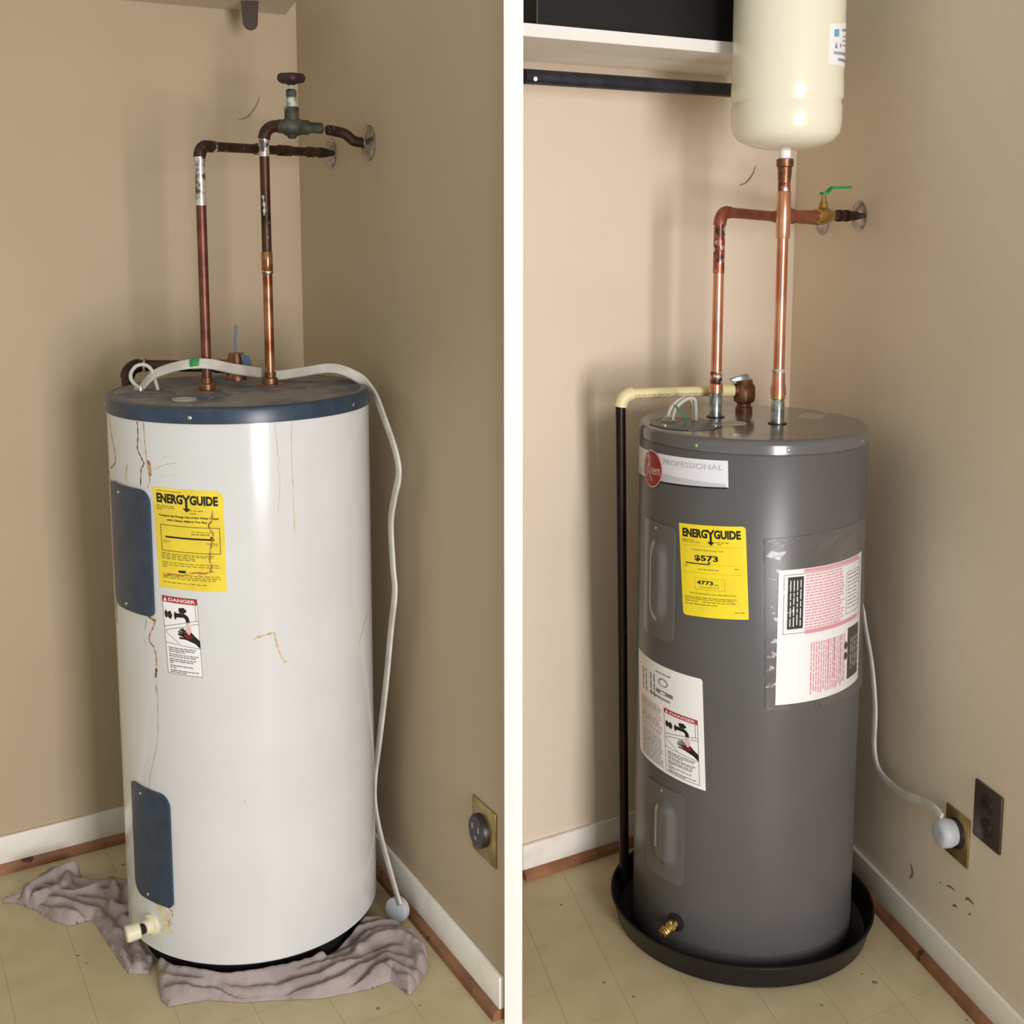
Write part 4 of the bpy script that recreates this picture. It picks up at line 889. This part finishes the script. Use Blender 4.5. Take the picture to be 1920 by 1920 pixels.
for i in range(16): P.vwords(rr, .56, .95, .30 + i * .0255, .013, .0023, gap=.008, wmin=.02, wmax=.07)
P.rect(rr, .22, .005, .9, .03, .0023); P.rect(rr, .24, .455, .90, .487, .0023)
for u in (.1, .13, .16, .19): P.vwords(w, .08, .42, u, .008, .0027)
for u in (.79, .83, .87, .91): P.vwords(w, .62, .86, u, .008, .0027)
for u in (.48, .55, .63): P.vwords(g, .56, .86, u, .007, .0026)
for v_ in (.66, .74): P.ellipse(k, .71, v_, .025, .03, .0027)
for i in range(10): P.words(g, .72, .91, .12 + i * .028, .006, .0026)
k.build('black_panels', 'ink', sh); g.build('grey_print', 'grey_ink', sh); w.build('white_print', 'paper', sh); rr.build('pink_print', 'pink_ink', sh)

# closet shelf, rod and box over the grey heater
SB = .345; zs = 2.008
def clipx(off): return (RB.C.x + RB.nL.x * off - QX - .001) / (-RB.L.x)
c = [RB.xy('L', .26, .001), RB.xy('L', clipx(.001), .001), RB.xy('L', clipx(SB), SB), RB.xy('L', .26, SB)]
tag(MB().prism(c, zs, zs + .026).build('closet_shelf', 'shelf', smooth=False, loc=(c[0][0], c[0][1], zs), bevel=.0015), 'white closet shelf beside the cream expansion tank', 'shelf')
rd = thing('closet_rod', tuple(RB.p('L', .29, 1.945, .17)), 'dark steel clothes rod under the white shelf', 'rod')
MB().tube([RB.p('L', clipx(.17) - .002, 1.952, .17), RB.p('L', .30, 1.952, .17)], .0165, 24).build('tube', 'rod', rd)
mb = MB(); RB.slab(mb, 'L', .292, .30, 1.93, zs, .155, .185); mb.build('hanger', 'rod', rd, smooth=False)
MB().lathe([(0, .005), (.002, .005), (.003, .002)], RB.p('L', .945, 1.946, .1865), RB.nL, 12).build('screw', 'paper', rd)
c = [RB.xy('L', .33, .03), RB.xy('L', .84, .03), RB.xy('L', 1.03, .325), RB.xy('L', .33, .325)]
tag(MB().prism(c, zs + .026, zs + .30).build('storage_box', 'black', smooth=False, bevel=.004, loc=(c[0][0], c[0][1], zs + .026)), 'black storage box on the white shelf', 'box')
